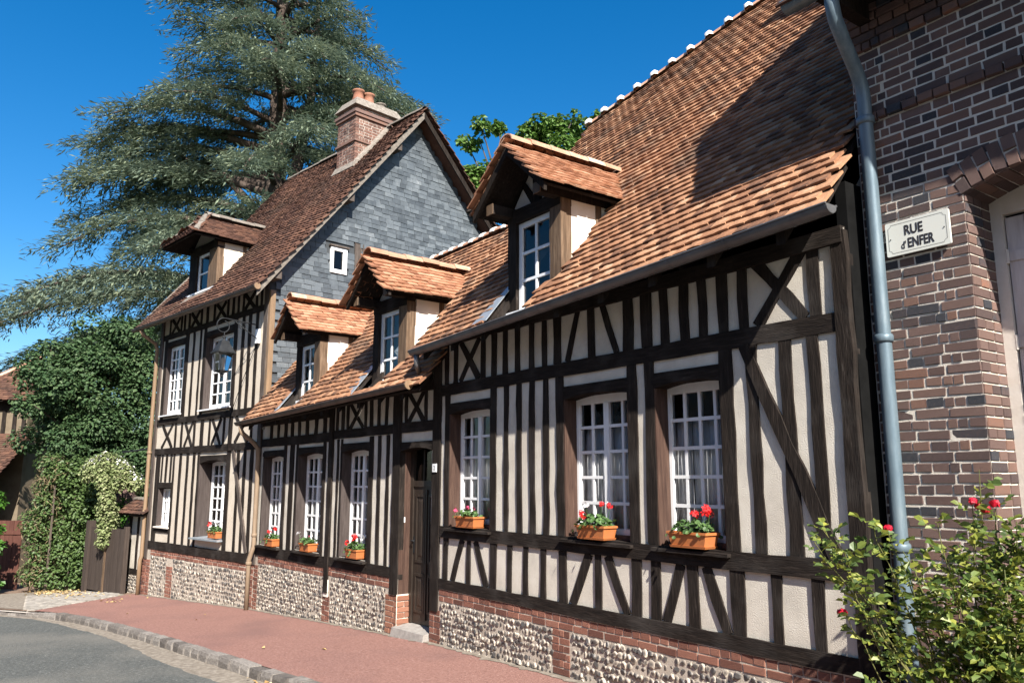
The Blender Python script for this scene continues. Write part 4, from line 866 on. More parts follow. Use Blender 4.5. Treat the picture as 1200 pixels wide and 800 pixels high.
for v in (-.02, 1.55, 2.75, 5.05, 6.6):
    z = (zT(0, v) if v < 3.4 else zT(0, 3.4) - 1.0 * (v - 3.4)) - .22; MB().box(.0, .33, v - .07, v + .07, z - .08, z + .07).build('purlin_end', 'timber_grey', TALL)
gutter(TALL, (-5.85, -.48, zT(0, -.46) + .005), (.40, -.48, zT(0, -.46) + .015), .062, 'gutter_brown', nb=10)
b = MB(); b.tube([(.40, -.48, zT(0, -.46) + .01), (.425, -.48, zT(0, -.46) + .01)], .064, 12); b.build('gutter_stop', 'pipe_gold', TALL)
pipe(TALL, [(-5.38, -.48, 5.22), (-5.38, -.42, 5.12), (-5.38, -.12, 4.94), (-5.38, -.07, 4.80), (-5.38, -.07, 2.0), (-5.36, -.07, .0), (-5.36, -.10, -.1), (-5.36, -.10, -.9)], .045, 'pipe_gold', collars=[(-5.38, -.07, 2.35), (-5.37, -.07, 1.0)])
dormer(TALL, -3.95, -2.50, 5.88, 6.76, 6.92, 7.60, .60, .90, zT, uc=-3.25, post=(.40, .42), tm='tile_brown', hip=True, cols=1, rows=2, nmax=60, cheek='plaster_warm', wpost='timber_bare', ridgem='ridge_grey', block=False)
b = MB(); b.quadslab((-4.0, -.30, zT(0, -.30) + .05), (-2.4, -.30, zT(0, -.30) + .05), (-2.4, -.02, zT(0, -.02) + .03), (-4.0, -.02, zT(0, -.02) + .03), (0, -1, 1), .012); b.build('flashing', 'ridge_grey', TALL)
# chimney
ch = MB(); cu0, cu1, cv0, cv1, ct = -1.80, -1.02, 2.45, 3.72, 10.54
ch.box(cu0 + .012, cu1 - .012, cv0 + .012, cv1 - .012, 8.6, ct); CH = ch.build('chimney', 'mortar_grey', TALL)
its = []
for (O, ex, en, w) in (((cu0, cv0 + .01, 0), (1, 0, 0), (0, 1, 0), cu1 - cu0), ((cu1 - .01, cv0, 0), (0, 1, 0), (-1, 0, 0), cv1 - cv0), ((cu0 + .01, cv1, 0), (0, -1, 0), (1, 0, 0), cv1 - cv0)):
    brick_wall(None, '', np.array(O, float), ex, en, w, 8.6, ct, '', collect=its)
for z0, z1, e in ((9.55, 9.60, .03), (10.18, 10.26, .035), (10.26, 10.33, .06)):
    MB().box(cu0 - e, cu1 + e, cv0 - e, cv1 + e, z0, z1).build('brick_band', 'brick_mauve', CH)
scatter('brick', CH, BRICKV, its, 'brick_chimney', 150)
b = MB(); b.hexa([(cu0 - .07, cv0 - .07, ct - .09), (cu1 + .07, cv0 - .07, ct - .09), (cu1 + .07, cv1 + .07, ct - .09), (cu0 - .07, cv1 + .07, ct - .09)], [(cu0 + .06, cv0 + .06, ct + .15), (cu1 - .06, cv0 + .06, ct + .15), (cu1 - .06, cv1 - .06, ct + .15), (cu0 + .06, cv1 - .06, ct + .15)]); b.build('chimney_cap', 'ridge_grey', CH)
for (v, k, m) in ((2.75, .95, 'brick_orange'), (3.05, .95, 'brick_orange'), (3.40, .6, 'ridge_grey')):
    MB().lathe(((cu0 + cu1) / 2, v, ct + .12), [(.12, 0), (.13, .10 * k), (.16, .14 * k), (.13, .20 * k), (.12, .34 * k), (.15, .36 * k), (.15, .40 * k), (.10, .41 * k), (.09, .2)], 14).build('chimney_pot', m, CH, smooth=True)
b = MB(); b.quadslab((cu0 - .06, cv0 - .10, zT(0, cv0 - .10) + .08), (cu1 + .09, cv0 - .10, zT(0, cv0 - .1) + .08), (cu1 + .09, cv0 + .01, zT(0, cv0) + .16), (cu0 - .06, cv0 + .01, zT(0, cv0) + .16), (0, -1, 1), .06)
b.quadslab((cu1 - .01, cv0, zT(0, cv0) + .17), (cu1 + .10, cv0 - .1, zT(0, cv0 - .1) + .085), (cu1 + .10, 3.4, zT(0, 3.4) + .09), (cu1 - .01, 3.4, zT(0, 3.4) + .18), (0, -1, 1), .06); b.build('mortar_fillet', 'ridge_grey', CH)

# ---- 4 the brick house on the right ------------------------------------------------------
BRK = thing('brick_house', 'mauve brick house at the right edge with blue downpipe, arched opening and street sign', 'house', (-3.10, 5.5, -.12), 0)
op = (.73, 1.87); zsp = 3.62; rise = .115; hc = (op[1] - op[0]) / 2; ucn = (op[0] + op[1]) / 2; Rr = (hc * hc + rise * rise) / (2 * rise); zc = zsp + rise - Rr
wallB = sheet(0, 5.5, -.3, 5.55, [(op[0] - .008, op[1] + .008, .55, 3.75)], .0)
wallB = wallB.build('front_wall', 'mortar', BRK)
b = MB(); b.add([(0, 0, -.3), (0, 7.6, -.3), (0, 7.6, 7.2), (0, 4.3, 9.5), (0, .2, 6.95), (0, 0, 6.4)], [(0, 1, 2, 3, 4, 5)]); b.add([(5.5, 0, -.3), (5.5, 7.6, -.3), (5.5, 7.6, 7.2), (5.5, 4.3, 9.5), (5.5, .2, 6.95), (5.5, 0, 6.4)], [(5, 4, 3, 2, 1, 0)]); b.add([(0, 7.6, -.3), (5.5, 7.6, -.3), (5.5, 7.6, 7.2), (0, 7.6, 7.2)], [(3, 2, 1, 0)]); b.build('house_body', 'brick_mauve', BRK)
ringh = .225
def archtop(u, extra=0): 
    d = (Rr + extra) ** 2 - (u - ucn) ** 2
    return zc + math.sqrt(max(d, 0))
def insB(x, z):
    if op[0] - .055 < x < op[1] + .055 and z > .55 and z < archtop(x, 0) + .0: return False
    rr_ = math.hypot(x - ucn, z - zc)
    if abs(x - ucn) < hc + .05 and Rr - .02 < rr_ < Rr + ringh - .035 and z > zsp - .05: return False
    return True
its = []
z = -.28
hz = [h for h in (op,)]
# courses are laid in runs left and right of the opening so that the jamb corners are whole bricks
def course_runs(zz):
    if .55 < zz < zsp: return [(0, op[0]), (op[1], 5.5)]
    return [(0, 5.5)]
for i in range(80):
    zz = z + (i + .5) * .0725
    if zz > 5.35: break
    for a, c in course_runs(zz):
        tmp = []
        brick_wall(None, '', np.array([a, .0, 0]), (1, 0, 0), (0, 1, 0), c - a, zz - .03625, zz + .03625, '', start=i, collect=tmp)
        if a == 0 and c < 5:   # mirror, so the closer stands at the jamb
            for M, vi in tmp: M[0, 3] = c - M[0, 3]
        for M, vi in tmp:
            if insB(M[0, 3], zz): its.append((M, vi))
for M, vi in its:
    if 4.36 < M[2, 3] < 4.432 or M[2, 3] > 4.94: M[1, 3] -= .035
scatter('brick', wallB, BRICKV, its, 'brick_mauve', 300)
its = []; nv = 15; a0 = math.asin((hc + .02) / Rr)
for i in range(nv):
    an = -a0 + 2 * a0 * (i + .5) / nv
    for (r0, r1) in (((Rr, Rr + ringh),) if i % 2 else ((Rr, Rr + .108), (Rr + .114, Rr + ringh))):
        rc = (r0 + r1) / 2; p = np.array([ucn + rc * math.sin(an), -.012, zc + rc * math.cos(an)]); Rm = rotm((0, 1, 0), an)
        M = np.eye(4); M[:3, :3] = Rm @ np.diag([2 * a0 * rc / nv - .010, .2, r1 - r0]); M[:3, 3] = p; its.append((M, int(rng.integers(6))))
scatter('arch_brick', wallB, BRICKV, its, 'brick_mauve', 60)
b = MB()
for s in (0, 1):
    u = op[s] + (-.006, .006)[s]; b.add([(u, .004, .55), (u, .42, .55), (u, .42, 3.7), (u, .004, 3.7)], [(0, 1, 2, 3) if s == 0 else (3, 2, 1, 0)])
for i in range(12):
    a_, c_ = -a0 + 2 * a0 * i / 12, -a0 + 2 * a0 * (i + 1) / 12; q = Rr + .004
    b.add([(ucn + q * math.sin(a_), 0, zc + q * math.cos(a_)), (ucn + q * math.sin(c_), 0, zc + q * math.cos(c_)), (ucn + q * math.sin(c_), .42, zc + q * math.cos(c_)), (ucn + q * math.sin(a_), .42, zc + q * math.cos(a_))], [(0, 3, 2, 1)])
b.build('reveal_mortar', 'mortar', BRK)
its = []
brick_wall(None, '', np.array([op[0], .10, 0]), (0, 1, 0), (-1, 0, 0), .09, .55, 3.6, '', bond='header', collect=its)
for M, vi in its: M[:3, :3] = M[:3, :3]
tmp = []
for i in range(56):
    zz = -.28 + (i + .5) * .0725
    if zz < .56: continue
    if i % 2:
        for v0_, v1_ in ((.0, .115), (.120, .235), (.240, .36)): tmp.append((v0_, v1_, zz))
    else:
        for v0_, v1_ in ((.0, .225), (.232, .36)): tmp.append((v0_, v1_, zz))
its = []
for v0_, v1_, zz in tmp:
    if zz > zsp: continue
    M = np.eye(4); M[:3, :3] = np.stack([(0, 1, 0), (-1, 0, 0), (0, 0, 1)], 1).astype(float) @ np.diag([v1_ - v0_ - .008, .03, .0725 - .011]); M[:3, 3] = (op[0] + .001 + rng.uniform(0, .003), (v0_ + v1_) / 2, zz); its.append((M, int(rng.integers(6))))
scatter('jamb_brick', wallB, BRICKV, its, 'brick_mauve', 70)
its = []
for i in range(nv):
    an = -a0 + 2 * a0 * (i + .5) / nv
    for v0_, v1_ in (((.01, .23), (.24, .36)) if i % 2 else ((.01, .115), (.125, .36))):
        q = Rr - .006; M = np.eye(4); ex = np.array([0, 1., 0]); en = np.array([math.sin(an), 0, math.cos(an)]); M[:3, :3] = np.stack([ex, en, np.cross(ex, en)], 1) @ np.diag([v1_ - v0_, .03, 2 * a0 * Rr / nv - .01])
        M[:3, 3] = (ucn + q * math.sin(an), (v0_ + v1_) / 2, zc + q * math.cos(an)); its.append((M, int(rng.integers(6))))
scatter('soffit_brick', wallB, BRICKV, its, 'brick_mauve', 40)
# closed shutters in the opening
b = MB(); b.box(op[0], op[0] + .075, .35, .42, .56, 3.62); b.box(op[1] - .075, op[1], .35, .42, .56, 3.62)
for i in range(10):
    a_, c_ = op[0] + (op[1] - op[0]) * i / 10, op[0] + (op[1] - op[0]) * (i + 1) / 10
    b.hexa([(a_, .352, zsp - .10), (c_, .352, zsp - .10), (c_, .42, zsp - .10), (a_, .42, zsp - .10)], [(a_, .352, archtop(a_) - .002), (c_, .352, archtop(c_) - .002), (c_, .42, archtop(c_) - .002), (a_, .42, archtop(a_) - .002)])
b.build('shutter_frame', 'cream_paint', BRK)
for s in (0, 1):
    x0 = op[0] + .08 + s * .496; SH = MB().box(x0, x0 + .488, .39, .415, .60, 3.50).build('shutter', 'pink_board', BRK)
    for i in range(4): MB().box(x0 + .004 + i * .122, x0 + .118 + i * .122, .378, .391, .61, 3.49).build('shutter_board', 'pink_board', SH)
    for zz in (1.0, 2.62, 3.22): 
        MB().box(x0, x0 + .48, .366, .380, zz - .035, zz + .035).build('shutter_ledge', 'pink_board', SH)
        MB().tube([(x0 + (.0 if s == 0 else .488), .36, zz - .05), (x0 + (.0 if s == 0 else .488), .36, zz + .05)], .012, 8).build('hinge', 'cream_paint', SH)
b = MB(); b.hexa([(op[0] - .05, -.06, .46), (op[1] + .05, -.06, .46), (op[1] + .05, .42, .46), (op[0] - .05, .42, .46)], [(op[0] - .05, -.05, .55), (op[1] + .05, -.05, .55), (op[1] + .05, .42, .57), (op[0] - .05, .42, .57)]); b.build('sill', 'stone', BRK)
# eaves, gutter and downpipe
zB1 = lambda u, v: 5.37 + 2.35 * (v + .50)
zB = lambda u, v: 7.02 + .63 * (v - .20)
roofB = deck(BRK, 'roof', zB1, -.14, 5.7, -.52, lambda u: .20)
deck(BRK, 'upper_roof', zB, -.14, 5.7, .16, lambda u: 4.3)
b = MB(); b.quadslab((5.7, 4.3, zB(0, 4.3)), (-.14, 4.3, zB(0, 4.3)), (-.14, 8.3, 7.0), (5.7, 8.3, 7.0), (0, 1, 1), .05); b.build('rear_roof', 'tile_brown', BRK)
tiles(roofB, 'roof_tile', np.array([-.17, -.54, zB1(0, -.54)]), (1, 0, 0), unit((0, -2.35, 1)), 5.9, 1.85, 'tile_brown', None, 40)
tiles(roofB, 'upper_tile', np.array([-.17, .14, zB(0, .14)]), (1, 0, 0), unit((0, -.63, 1)), 5.9, 4.9, 'tile_brown', None, 0)
b = MB(); b.box(.02, .62, 1.85, 2.5, 7.6, 10.05); CB = b.build('chimney', 'brick_mauve', BRK); MB().box(-.02, .66, 1.81, 2.54, 9.8, 9.95).build('brick_band', 'brick_mauve', CB)
b = MB(); b.box(-.02, 5.5, -.46, .02, 5.30, 5.33); b.build('soffit', 'timber_upright', BRK)
b = MB(); b.box(-.02, 5.5, -.47, -.45, 5.26, 5.42); b.build('fascia', 'timber_upright', BRK)
for i in range(8):
    MB().box(.1 + i * .7, .2 + i * .7, -.44, .0, 5.16, 5.30).build('rafter_foot', 'timber_upright', BRK)
gutter(BRK, (-.21, -.50, 5.315), (5.6, -.50, 5.36), .075, 'pipe_blue', nb=8)
pipe(BRK, [(.17, -.50, 5.25), (.17, -.495, 5.13), (.165, -.46, 5.03), (.15, -.34, 4.90), (.13, -.18, 4.75), (.12, -.095, 4.64), (.12, -.075, 4.54), (.122, -.072, 2.6), (.122, -.072, .3), (.122, -.10, .05)], .052, 'pipe_blue', collars=[(.12, -.075, 4.36), (.122, -.072, 2.70), (.122, -.072, 1.25)])

# ------------------------------------------------------------------ street
def strip(name, X, Yf0, Yf1, dz, m, ny=6, kind='structure', noise=0.0):
    X = np.asarray(X, float); V = []; n = len(X)
    for x in X:
        y0, y1 = Yf0(x), Yf1(x)
        for j in range(ny + 1): V.append((x, y0 + (y1 - y0) * j / ny, gz(x) + dz + rng.normal(0, noise)))
    F = [(i * (ny + 1) + j, (i + 1) * (ny + 1) + j, (i + 1) * (ny + 1) + j + 1, i * (ny + 1) + j + 1) for i in range(n - 1) for j in range(ny)]
    return link(name, fast_mesh(name, V, F, [m], smooth=True), kind=kind)
KX = [-60, -30, -24, -21.5, -19.46, -17.73, -16.4, -15.08, -13.5, -11.9, -10.5, -9.05, -7.77, -5, 0, 8, 40]
KY = [-22, -4.6, -1.1, .25, 1.38, 2.08, 2.42, 2.62, 2.78, 2.90, 2.99, 3.10, 3.24, 3.5, 3.85, 4.1, 4.5]
ky = lambda x: float(np.interp(x, KX, KY))
XS = np.concatenate([np.linspace(-60, -24, 14), np.linspace(-23.5, 8, 260), np.linspace(9, 40, 8)])
strip('ground', np.concatenate([[-900, -300, -120], np.linspace(-80, 40, 60), [120, 300, 900]]), lambda x: -900, lambda x: 900, -.22, 'grass', 8)
strip('road', XS, lambda x: ky(x) - 9, lambda x: ky(x) - float(np.interp(x, [-24, -16, -9, -5], [.30, .34, .50, .52])) + .03 * math.sin(x * 1.3) + rng.normal(0, .012), -.094, 'asphalt', 10)
strip('road_gutter', XS, lambda x: ky(x) - 1.1, lambda x: ky(x) - .02, -.099, 'gutter_dirt', 4)
PX = np.linspace(-20.6, 10, 110)
pl = lambda x: float(np.interp(x, [-20.6, -20.5, -18.35], [3.93, 3.90, 1.86])) if x < -18.35 else ky(x) + .02
strip('pavement', PX, pl, lambda x: float(np.interp(x, [-21, -20.2, -15, -9, -3, 10], [4.4, 4.6, 5.5, 5.8, 6.0, 6.2])), 0, 'pavement', 8)
strip('earth_verge', np.linspace(-60, -18.2, 50), lambda x: ky(x) + .02, lambda x: float(np.interp(x, [-60, -30, -22, -20], [8, 8, 8, 6])), -.012, 'earth', 8)
strip('wall_foot_grime', np.linspace(-20.2, -3.2, 240), lambda x: (float(np.interp(x, [-20.24, -14.97, -9.1, -9.0, -3.1], [4.17, 4.99, 5.26, 5.26, 5.26])) - .07 - abs(rng.normal(0, .03))), lambda x: float(np.interp(x, [-20.24, -14.97, -9.1, -3.1], [4.3, 5.1, 5.4, 5.4])), .005, 'gutter_dirt', 2)
# sett-paved drive in front of the gate
its = []
for i in range(34):
    for j in range(26):
        a = i * .135 + (j % 2) * .06; b_ = j * .115
        p = np.array([-18.3, 1.75]) + a * np.array([-.72, -.69]) * .0 + np.array([-.735, .678]) * b_ + np.array([-.678, -.735]) * 0 + np.array([-1, .10]) * a * .95
        if p[1] < ky(p[0]) + .10 or p[0] < -22.9 + .2 * j * .1 or p[1] > 3.9 + .24 * (p[0] + 21): continue
        M = np.eye(4); M[:3, :3] = rotm((0, 0, 1), R(137) + rng.normal(0, .05)) @ rotm((1, 0, 0), -math.pi / 2) @ np.diag([.128, .06, .108]) ; M[:3, 3] = (p[0], p[1], gz(p[0]) + .012 + rng.normal(0, .004)); its.append((M, int(rng.integers(6))))
DRV = MB(); DRV = strip('cobbled_drive', np.linspace(-24.2, -18.3, 12), lambda x: ky(x) + .1, lambda x: min(3.9 + .24 * (x + 21), 1.86 + (-18.35 - x) * .95) if x < -18.36 else ky(x) + .11, -.004, 'gutter_dirt', 5)
ZB[DRV.name] = 0; ROT[DRV.name] = (np.zeros(3), 0)
scatter('sett', DRV, BRICKV, its, 'sett', 0)
# kerb: a bed of mortar with every stone laid on it
KB = strip('kerb', np.linspace(-24, 8, 60), lambda x: ky(x) - .11, lambda x: ky(x) + .03, -.03, 'mortar_grey', 1)
ZB[KB.name] = 0; ROT[KB.name] = (np.zeros(3), 0)
its = []; x = -23.6
KV = worn_box(8, .05, .16)
while x < 4:
    l = rng.uniform(.20, .36); sl = (ky(x + .2) - ky(x - .2)) / .4; cx_ = x + l / 2 / math.hypot(1, sl)
    an = math.atan(sl); up_ = float(np.interp(x, [-18.6, -17.2], [-.045, .008]))
    M = np.eye(4); M[:3, :3] = rotm((0, 0, 1), an + rng.normal(0, .02)) @ rotm((0, 1, 0), math.atan(.03) * -1) @ np.diag([l - .012, .15, .22]); M[:3, 3] = (cx_, ky(cx_) - .125 + rng.normal(0, .006), gz(cx_) - .11 + up_ + rng.normal(0, .004)); its.append((M, int(rng.integers(8))))
    x += l / math.hypot(1, sl)
scatter('kerb_stone', KB, KV, its, 'kerb', 120)
# fallen leaves
pts = [(-23.3 + rng.normal(0, .55), 2.65 + rng.normal(0, .25), 0) for _ in range(260)] + [(-22.2 + rng.normal(0, .9), 3.05 + rng.normal(0, .3), 0) for _ in range(160)] + [(rng.uniform(-21, -8), rng.uniform(3, 4.4), 0) for _ in range(9)] + [(-19.0 + rng.normal(0, .2), 3.3 + rng.normal(0, .1), 0) for _ in range(14)] + [(-8.2 + rng.normal(0, .25), 2.95 + rng.normal(0, .08), -.09) for _ in range(30)]
pts = [(x, y, gz(x) + .018 + z) for x, y, z in pts if not (x < -20 and y > 3.95 + .25 * (x + 21))]
tag(leaves('fallen_leaves', pts, .07, ['dead_leaf'], up=3, aspect=.7), None, None, None, 'stuff')

# ------------------------------------------------------------------ gate, small wall and outbuilding beyond the tall house
ga = math.degrees(math.atan2(.55, 1.75)); GT = thing('wooden_gate', 'dark brown boarded double gate between the leafy hedge and the tall house', 'gate', (-22.62, 3.34, -.97), ga)
for s in (0, 1):
    x0 = .02 + s * .81; nb = 7
    LF = MB().box(x0, x0 + .76, .05, .075, -.93, .52).build('gate_leaf', 'gate_wood', GT)
    for i in range(nb): MB().box(x0 + i * .1085, x0 + i * .1085 + .102, .025 + random.uniform(0, .006), .051, -.92, .56 + random.uniform(-.01, .01)).build('gate_board', 'gate_wood', LF)
    for z in (-.7, -.15, .38): MB().box(x0, x0 + .755, .075, .10, z - .05, z + .05).build('gate_ledge', 'gate_wood', LF)
MB().box(.782, .828, .0, .09, -.95, .60).build('meeting_post', 'timber_bare', GT)
MB().box(-.16, .0, -.02, .14, -1.1, .72).build('gate_post', 'gate_wood', GT); MB().box(1.60, 1.66, .02, .14, -1.1, .62).build('gate_post', 'gate_wood', GT)
SW = thing('garden_wall', 'short half-timbered wall on a flint base with a small tiled coping, left of the tall house', 'wall', (-20.23, 4.18, -.87), 8.8)
swall = sheet(-1.38, .0, -1.1, .98, [], .10).build('wall_face', 'plaster', SW)
b = MB(); b.box(-1.38, .0, .101, .36, -1.1, 1.0); b.build('wall_core', 'plaster_warm', SW)
for a, c in ((-1.38, -1.24), (-.86, -.76), (-.40, -.32), (-.08, 0)): MB().timber(((a + c) / 2, -.36), ((a + c) / 2, .86), c - a, .075, .12).build('stud', 'timber_upright', swall)
MB().timber((-1.38, -.42), (0, -.42), .12, .07, .12).build('rail', 'timber_level', swall); MB().timber((-1.38, .9), (0, .9), .10, .07, .12).build('rail', 'timber_level', swall)
its = []; flints(None, -1.36, 0, -1.05, -.5, .09, collect=its); scatter('flint', swall, FLINTV, its, 'flint', 0, core=flint_core)
CP = MB(); CP.quadslab((-1.5, -.14, .90), (.05, -.14, .90), (.05, .24, 1.22), (-1.5, .24, 1.22), (0, -1, 1), .03); CP.quadslab((.05, .62, .90), (-1.5, .62, .90), (-1.5, .24, 1.22), (.05, .24, 1.22), (0, 1, 1), .03); CP = CP.build('coping', 'timber_upright', SW)
tiles(CP, 'coping_tile', np.array([-1.5, -.16, .90]), (1, 0, 0), unit((0, -.32, .38)), 1.55, .5, 'tile_brown', None, 0)
ridge_tiles(CP, (-1.5, .24, 1.25), (.05, .24, 1.25), .08, .3, 'ridge_grey', None)
BAR = thing('iron_bar', 'thin grey iron bar reaching left from the tan corner pipe of the tall house', 'bar', (-20.28, 4.10, 2.42), 8.8)
MB().tube([(-1.75, .0, 2.40), (0, 0, 2.44)], .022, 8).build('rod', 'iron', BAR)

OB = thing('outbuilding', 'far left outbuilding with pyramid tiled roof and lean-to, half hidden by the tree', 'outbuilding', (-29.6, 1.9, -1.38), 54.2)
b = MB(); b.box(-3.2, .45, .02, 4.0, -1.4, 4.2); b.build('wall', 'ochre_shaded', OB)
for u in (-1.5, -.95, -.62, -.28, .06, .36): MB().timber((u, 2.9), (u, 4.1), .13, -.01, .06).build('stud', 'timber_upright', OB)
MB().timber((-3.2, 4.06), (.45, 4.06), .34, -.02, .06).build('rail', 'timber_level', OB)
ap = (-.30, 1.6, 5.75); cs = [(-1.9, -.35, 4.15), (1.25, -.35, 4.15), (1.25, 3.6, 4.15), (-1.9, 3.6, 4.15)]
b = MB(); b.add(cs + [ap], [(0, 1, 4), (1, 2, 4), (2, 3, 4), (3, 0, 4), (3, 2, 1, 0)]); PR = b.build('pyramid_roof', 'timber_upright', OB)
n1 = unit((0, -1.6, 1.95)); Lf = math.hypot(1.95, 1.6)
tiles(PR, 'roof_tile', np.array([-1.9, -.37, 4.15]), (1, 0, 0), n1, 3.15, Lf, 'tile_brown', lambda a, b_: 1.6 * b_ / Lf - .08 < a < 3.15 - 1.55 * b_ / Lf, 0, jit=1.3)
nr_ = unit((1.6, 0, 1.55)); Lr = math.hypot(1.55, 1.6)
tiles(PR, 'roof_tile', np.array([1.27, -.35, 4.15]), (0, 1, 0), nr_, 3.95, Lr, 'tile_brown', lambda a, b_: 1.95 * b_ / Lr - .08 < a < 3.95 - 2 * b_ / Lr, 0, jit=1.3)
ridge_tiles(PR, (1.25, -.35, 4.19), (-.3, 1.6, 5.8), .09, .33, 'ridge_clay', None, 'hip_tile'); ridge_tiles(PR, (-1.9, -.35, 4.19), (-.3, 1.6, 5.8), .09, .33, 'ridge_clay', None, 'hip_tile')
b = MB(); b.quadslab((-3.2, -1.75, 1.78), (.75, -1.75, 1.78), (.55, .0, 3.12), (-3.2, .0, 3.12), (0, -1, 1), .04); LR = b.build('lean_to_roof', 'timber_upright', OB)
tiles(LR, 'lean_to_tile', np.array([-3.2, -1.78, 1.77]), (1, 0, 0), unit((0, -1.34, 1.75)), 3.95, 2.2, 'tile_brown', None, 0, jit=1.4)
b = MB(); b.box(-3.2, .35, -1.1, -.9, -1.4, 2.0); b.build('lean_to_wall', 'timber_upright', OB)
RG = thing('red_gate', 'weathered red-brown wooden door under the lean-to at the far left', 'door', (-26.35, 1.78, -1.2), 47)
for i in range(7): MB().box(-.35 + i * .125, -.35 + i * .125 + .118, random.uniform(0, .008), .04, -1.2, .62).build('door_board', 'red_wood', RG)
for z in (-.8, .3): MB().box(-.35, .52, -.025, .0, z - .05, z + .05).build('door_ledge', 'red_wood', RG)

# ------------------------------------------------------------------ plants
def cluster_points(cs, rad, n, shell=.55, squash=1.0):
    cs = np.asarray(cs, float); rad = np.broadcast_to(rad, len(cs)); idx = rng.choice(len(cs), n, p=rad ** 2 / (rad ** 2).sum())
    d = rng.normal(size=(n, 3)); d /= np.linalg.norm(d, axis=1)[:, None]; r = rng.uniform(shell, 1.0, n) ** .7
    P = cs[idx] + d * (rad[idx] * r)[:, None] * np.array([1, 1, squash]); return P, d
def in_ellipsoid(n, c, r, ax, shell=.6):
    d = rng.normal(size=(n, 3)); d /= np.linalg.norm(d, axis=1)[:, None]; d *= (rng.uniform(shell, 1, n))[:, None]
    return np.asarray(c) + d[:, :1] * r[0] * ax[0] + d[:, 1:2] * r[1] * ax[1] + d[:, 2:] * r[2] * ax[2]
AX = (RT, F0, ZZ)
def clumpy(name, cs, rad, n, size, m, parent, droop=.3, squash=.75, up=.35, aspect=.75, shell=.55):
    P, d = cluster_points(cs, rad, n, shell, squash); return leaves(name, P, size, [m], parent, N=d + [0, 0, .5], up=up, aspect=aspect, droop=droop)
# the dense round tree beside the tall house
TR = thing('lime_tree', 'dense dark green rounded tree left of the tall house, above the gate', 'tree', (-26.9, 3.9, -1.2), scene_coords=True)
MB().tube([(-26.9, 3.9, -1.4), (-26.85, 3.85, .8), (-26.95, 3.9, 2.6), (-26.8, 3.8, 4.6)], [.24, .19, .15, .08], 9).build('trunk', 'bark', TR, smooth=True)
cs = in_ellipsoid(130, (-26.80, 3.75, 4.15), (1.95, 1.7, 2.75), AX, .45); cs = cs[cs[:, 2] < 7.0]; cs = np.concatenate([cs, np.array([-25.15, 4.95, 0]) + RT * rng.uniform(-.7, .5, (26, 1)) + F0 * rng.uniform(-.3, .5, (26, 1)) + ZZ * rng.uniform(.6, 3.3, (26, 1))])
rel = (cs - np.array([-26.85, 3.75, 4.3])) @ RT
for i in range(26):
    c = cs[i * 3 % len(cs)]; MB().tube([(-26.88, 3.87, 1.6 + (i % 6) * .4), tuple(np.array([-26.88, 3.87, 2.4]) * .5 + c * .5 + [0, 0, .15]), tuple(c)], [.06, .04, .015], 6).build('limb', 'bark', TR)
clumpy('crown', cs, rng.uniform(.36, .66, len(cs)), 60000, .115, 'lime_leaf', TR, droop=.5)
# climbing hedge on the garden wall
HW = thing('hedge_wall', 'low brick garden wall buried in the leafy climber beside the gate', 'wall', (-23.9, 3.3, -1.06), 50)
MB().box(-.9, 1.3, .05, .3, -1.2, 1.6).build('wall_face', 'brick_mauve', HW)
HG = thing('climbing_hedge', 'thick yellow-green climbing hedge standing between the red door and the wooden gate', 'hedge', (-24.0, 3.1, -1.06), scene_coords=True)
cs = []
for _ in range(150):
    t = rng.uniform(-1.0, .80); z = rng.uniform(-.95, 2.1); w_ = 1.0 - .28 * max(0, z - 1.2)
    base = np.array([-24.0, 3.05, 0]) + RT * (t * w_ * 1.02 - .02 + .10 * (z > .8)) + F0 * rng.uniform(-.35, .2); cs.append((base[0], base[1], z))
cs = np.array(cs); clumpy('foliage', cs, rng.uniform(.16, .36, len(cs)), 21000, .082, 'ivy_leaf', HG, droop=.35, squash=1.1)
tw = []
cs2 = cs[(cs - np.array([-24.0, 3.05, 0])) @ RT < -.1]
P, d = cluster_points(cs2, .34, 2600, .7); leaves('dry_twigs', P, .16, ['dry_twig'], HG, N=d, aspect=.12, droop=.1)
for i in range(10):
    c = cs[i * 7]; MB().tube([(c[0], c[1], -1.06), (c[0] + .05, c[1], -.4), tuple(c)], [.025, .018, .008], 6).build('stem', 'bark', HG)
# bright bush at the left edge
LB = thing('laurel_bush', 'bright green bush cut by the left edge, in front of the red door', 'bush', (-24.55, 1.45, -1.1), scene_coords=True)
cs = np.array([np.array([-24.45, 1.38, 0]) + RT * rng.uniform(-.9, .12) + F0 * rng.uniform(-.3, .3) + ZZ * rng.uniform(-.95, 1.35) for _ in range(46)])
clumpy('foliage', cs, rng.uniform(.14, .26, len(cs)), 5200, .12, 'laurel_leaf', LB, droop=.3)
for i in range(5): MB().tube([(-24.5, 1.4, -1.1), tuple(cs[i * 5])], [.025, .01], 6).build('stem', 'bark', LB)
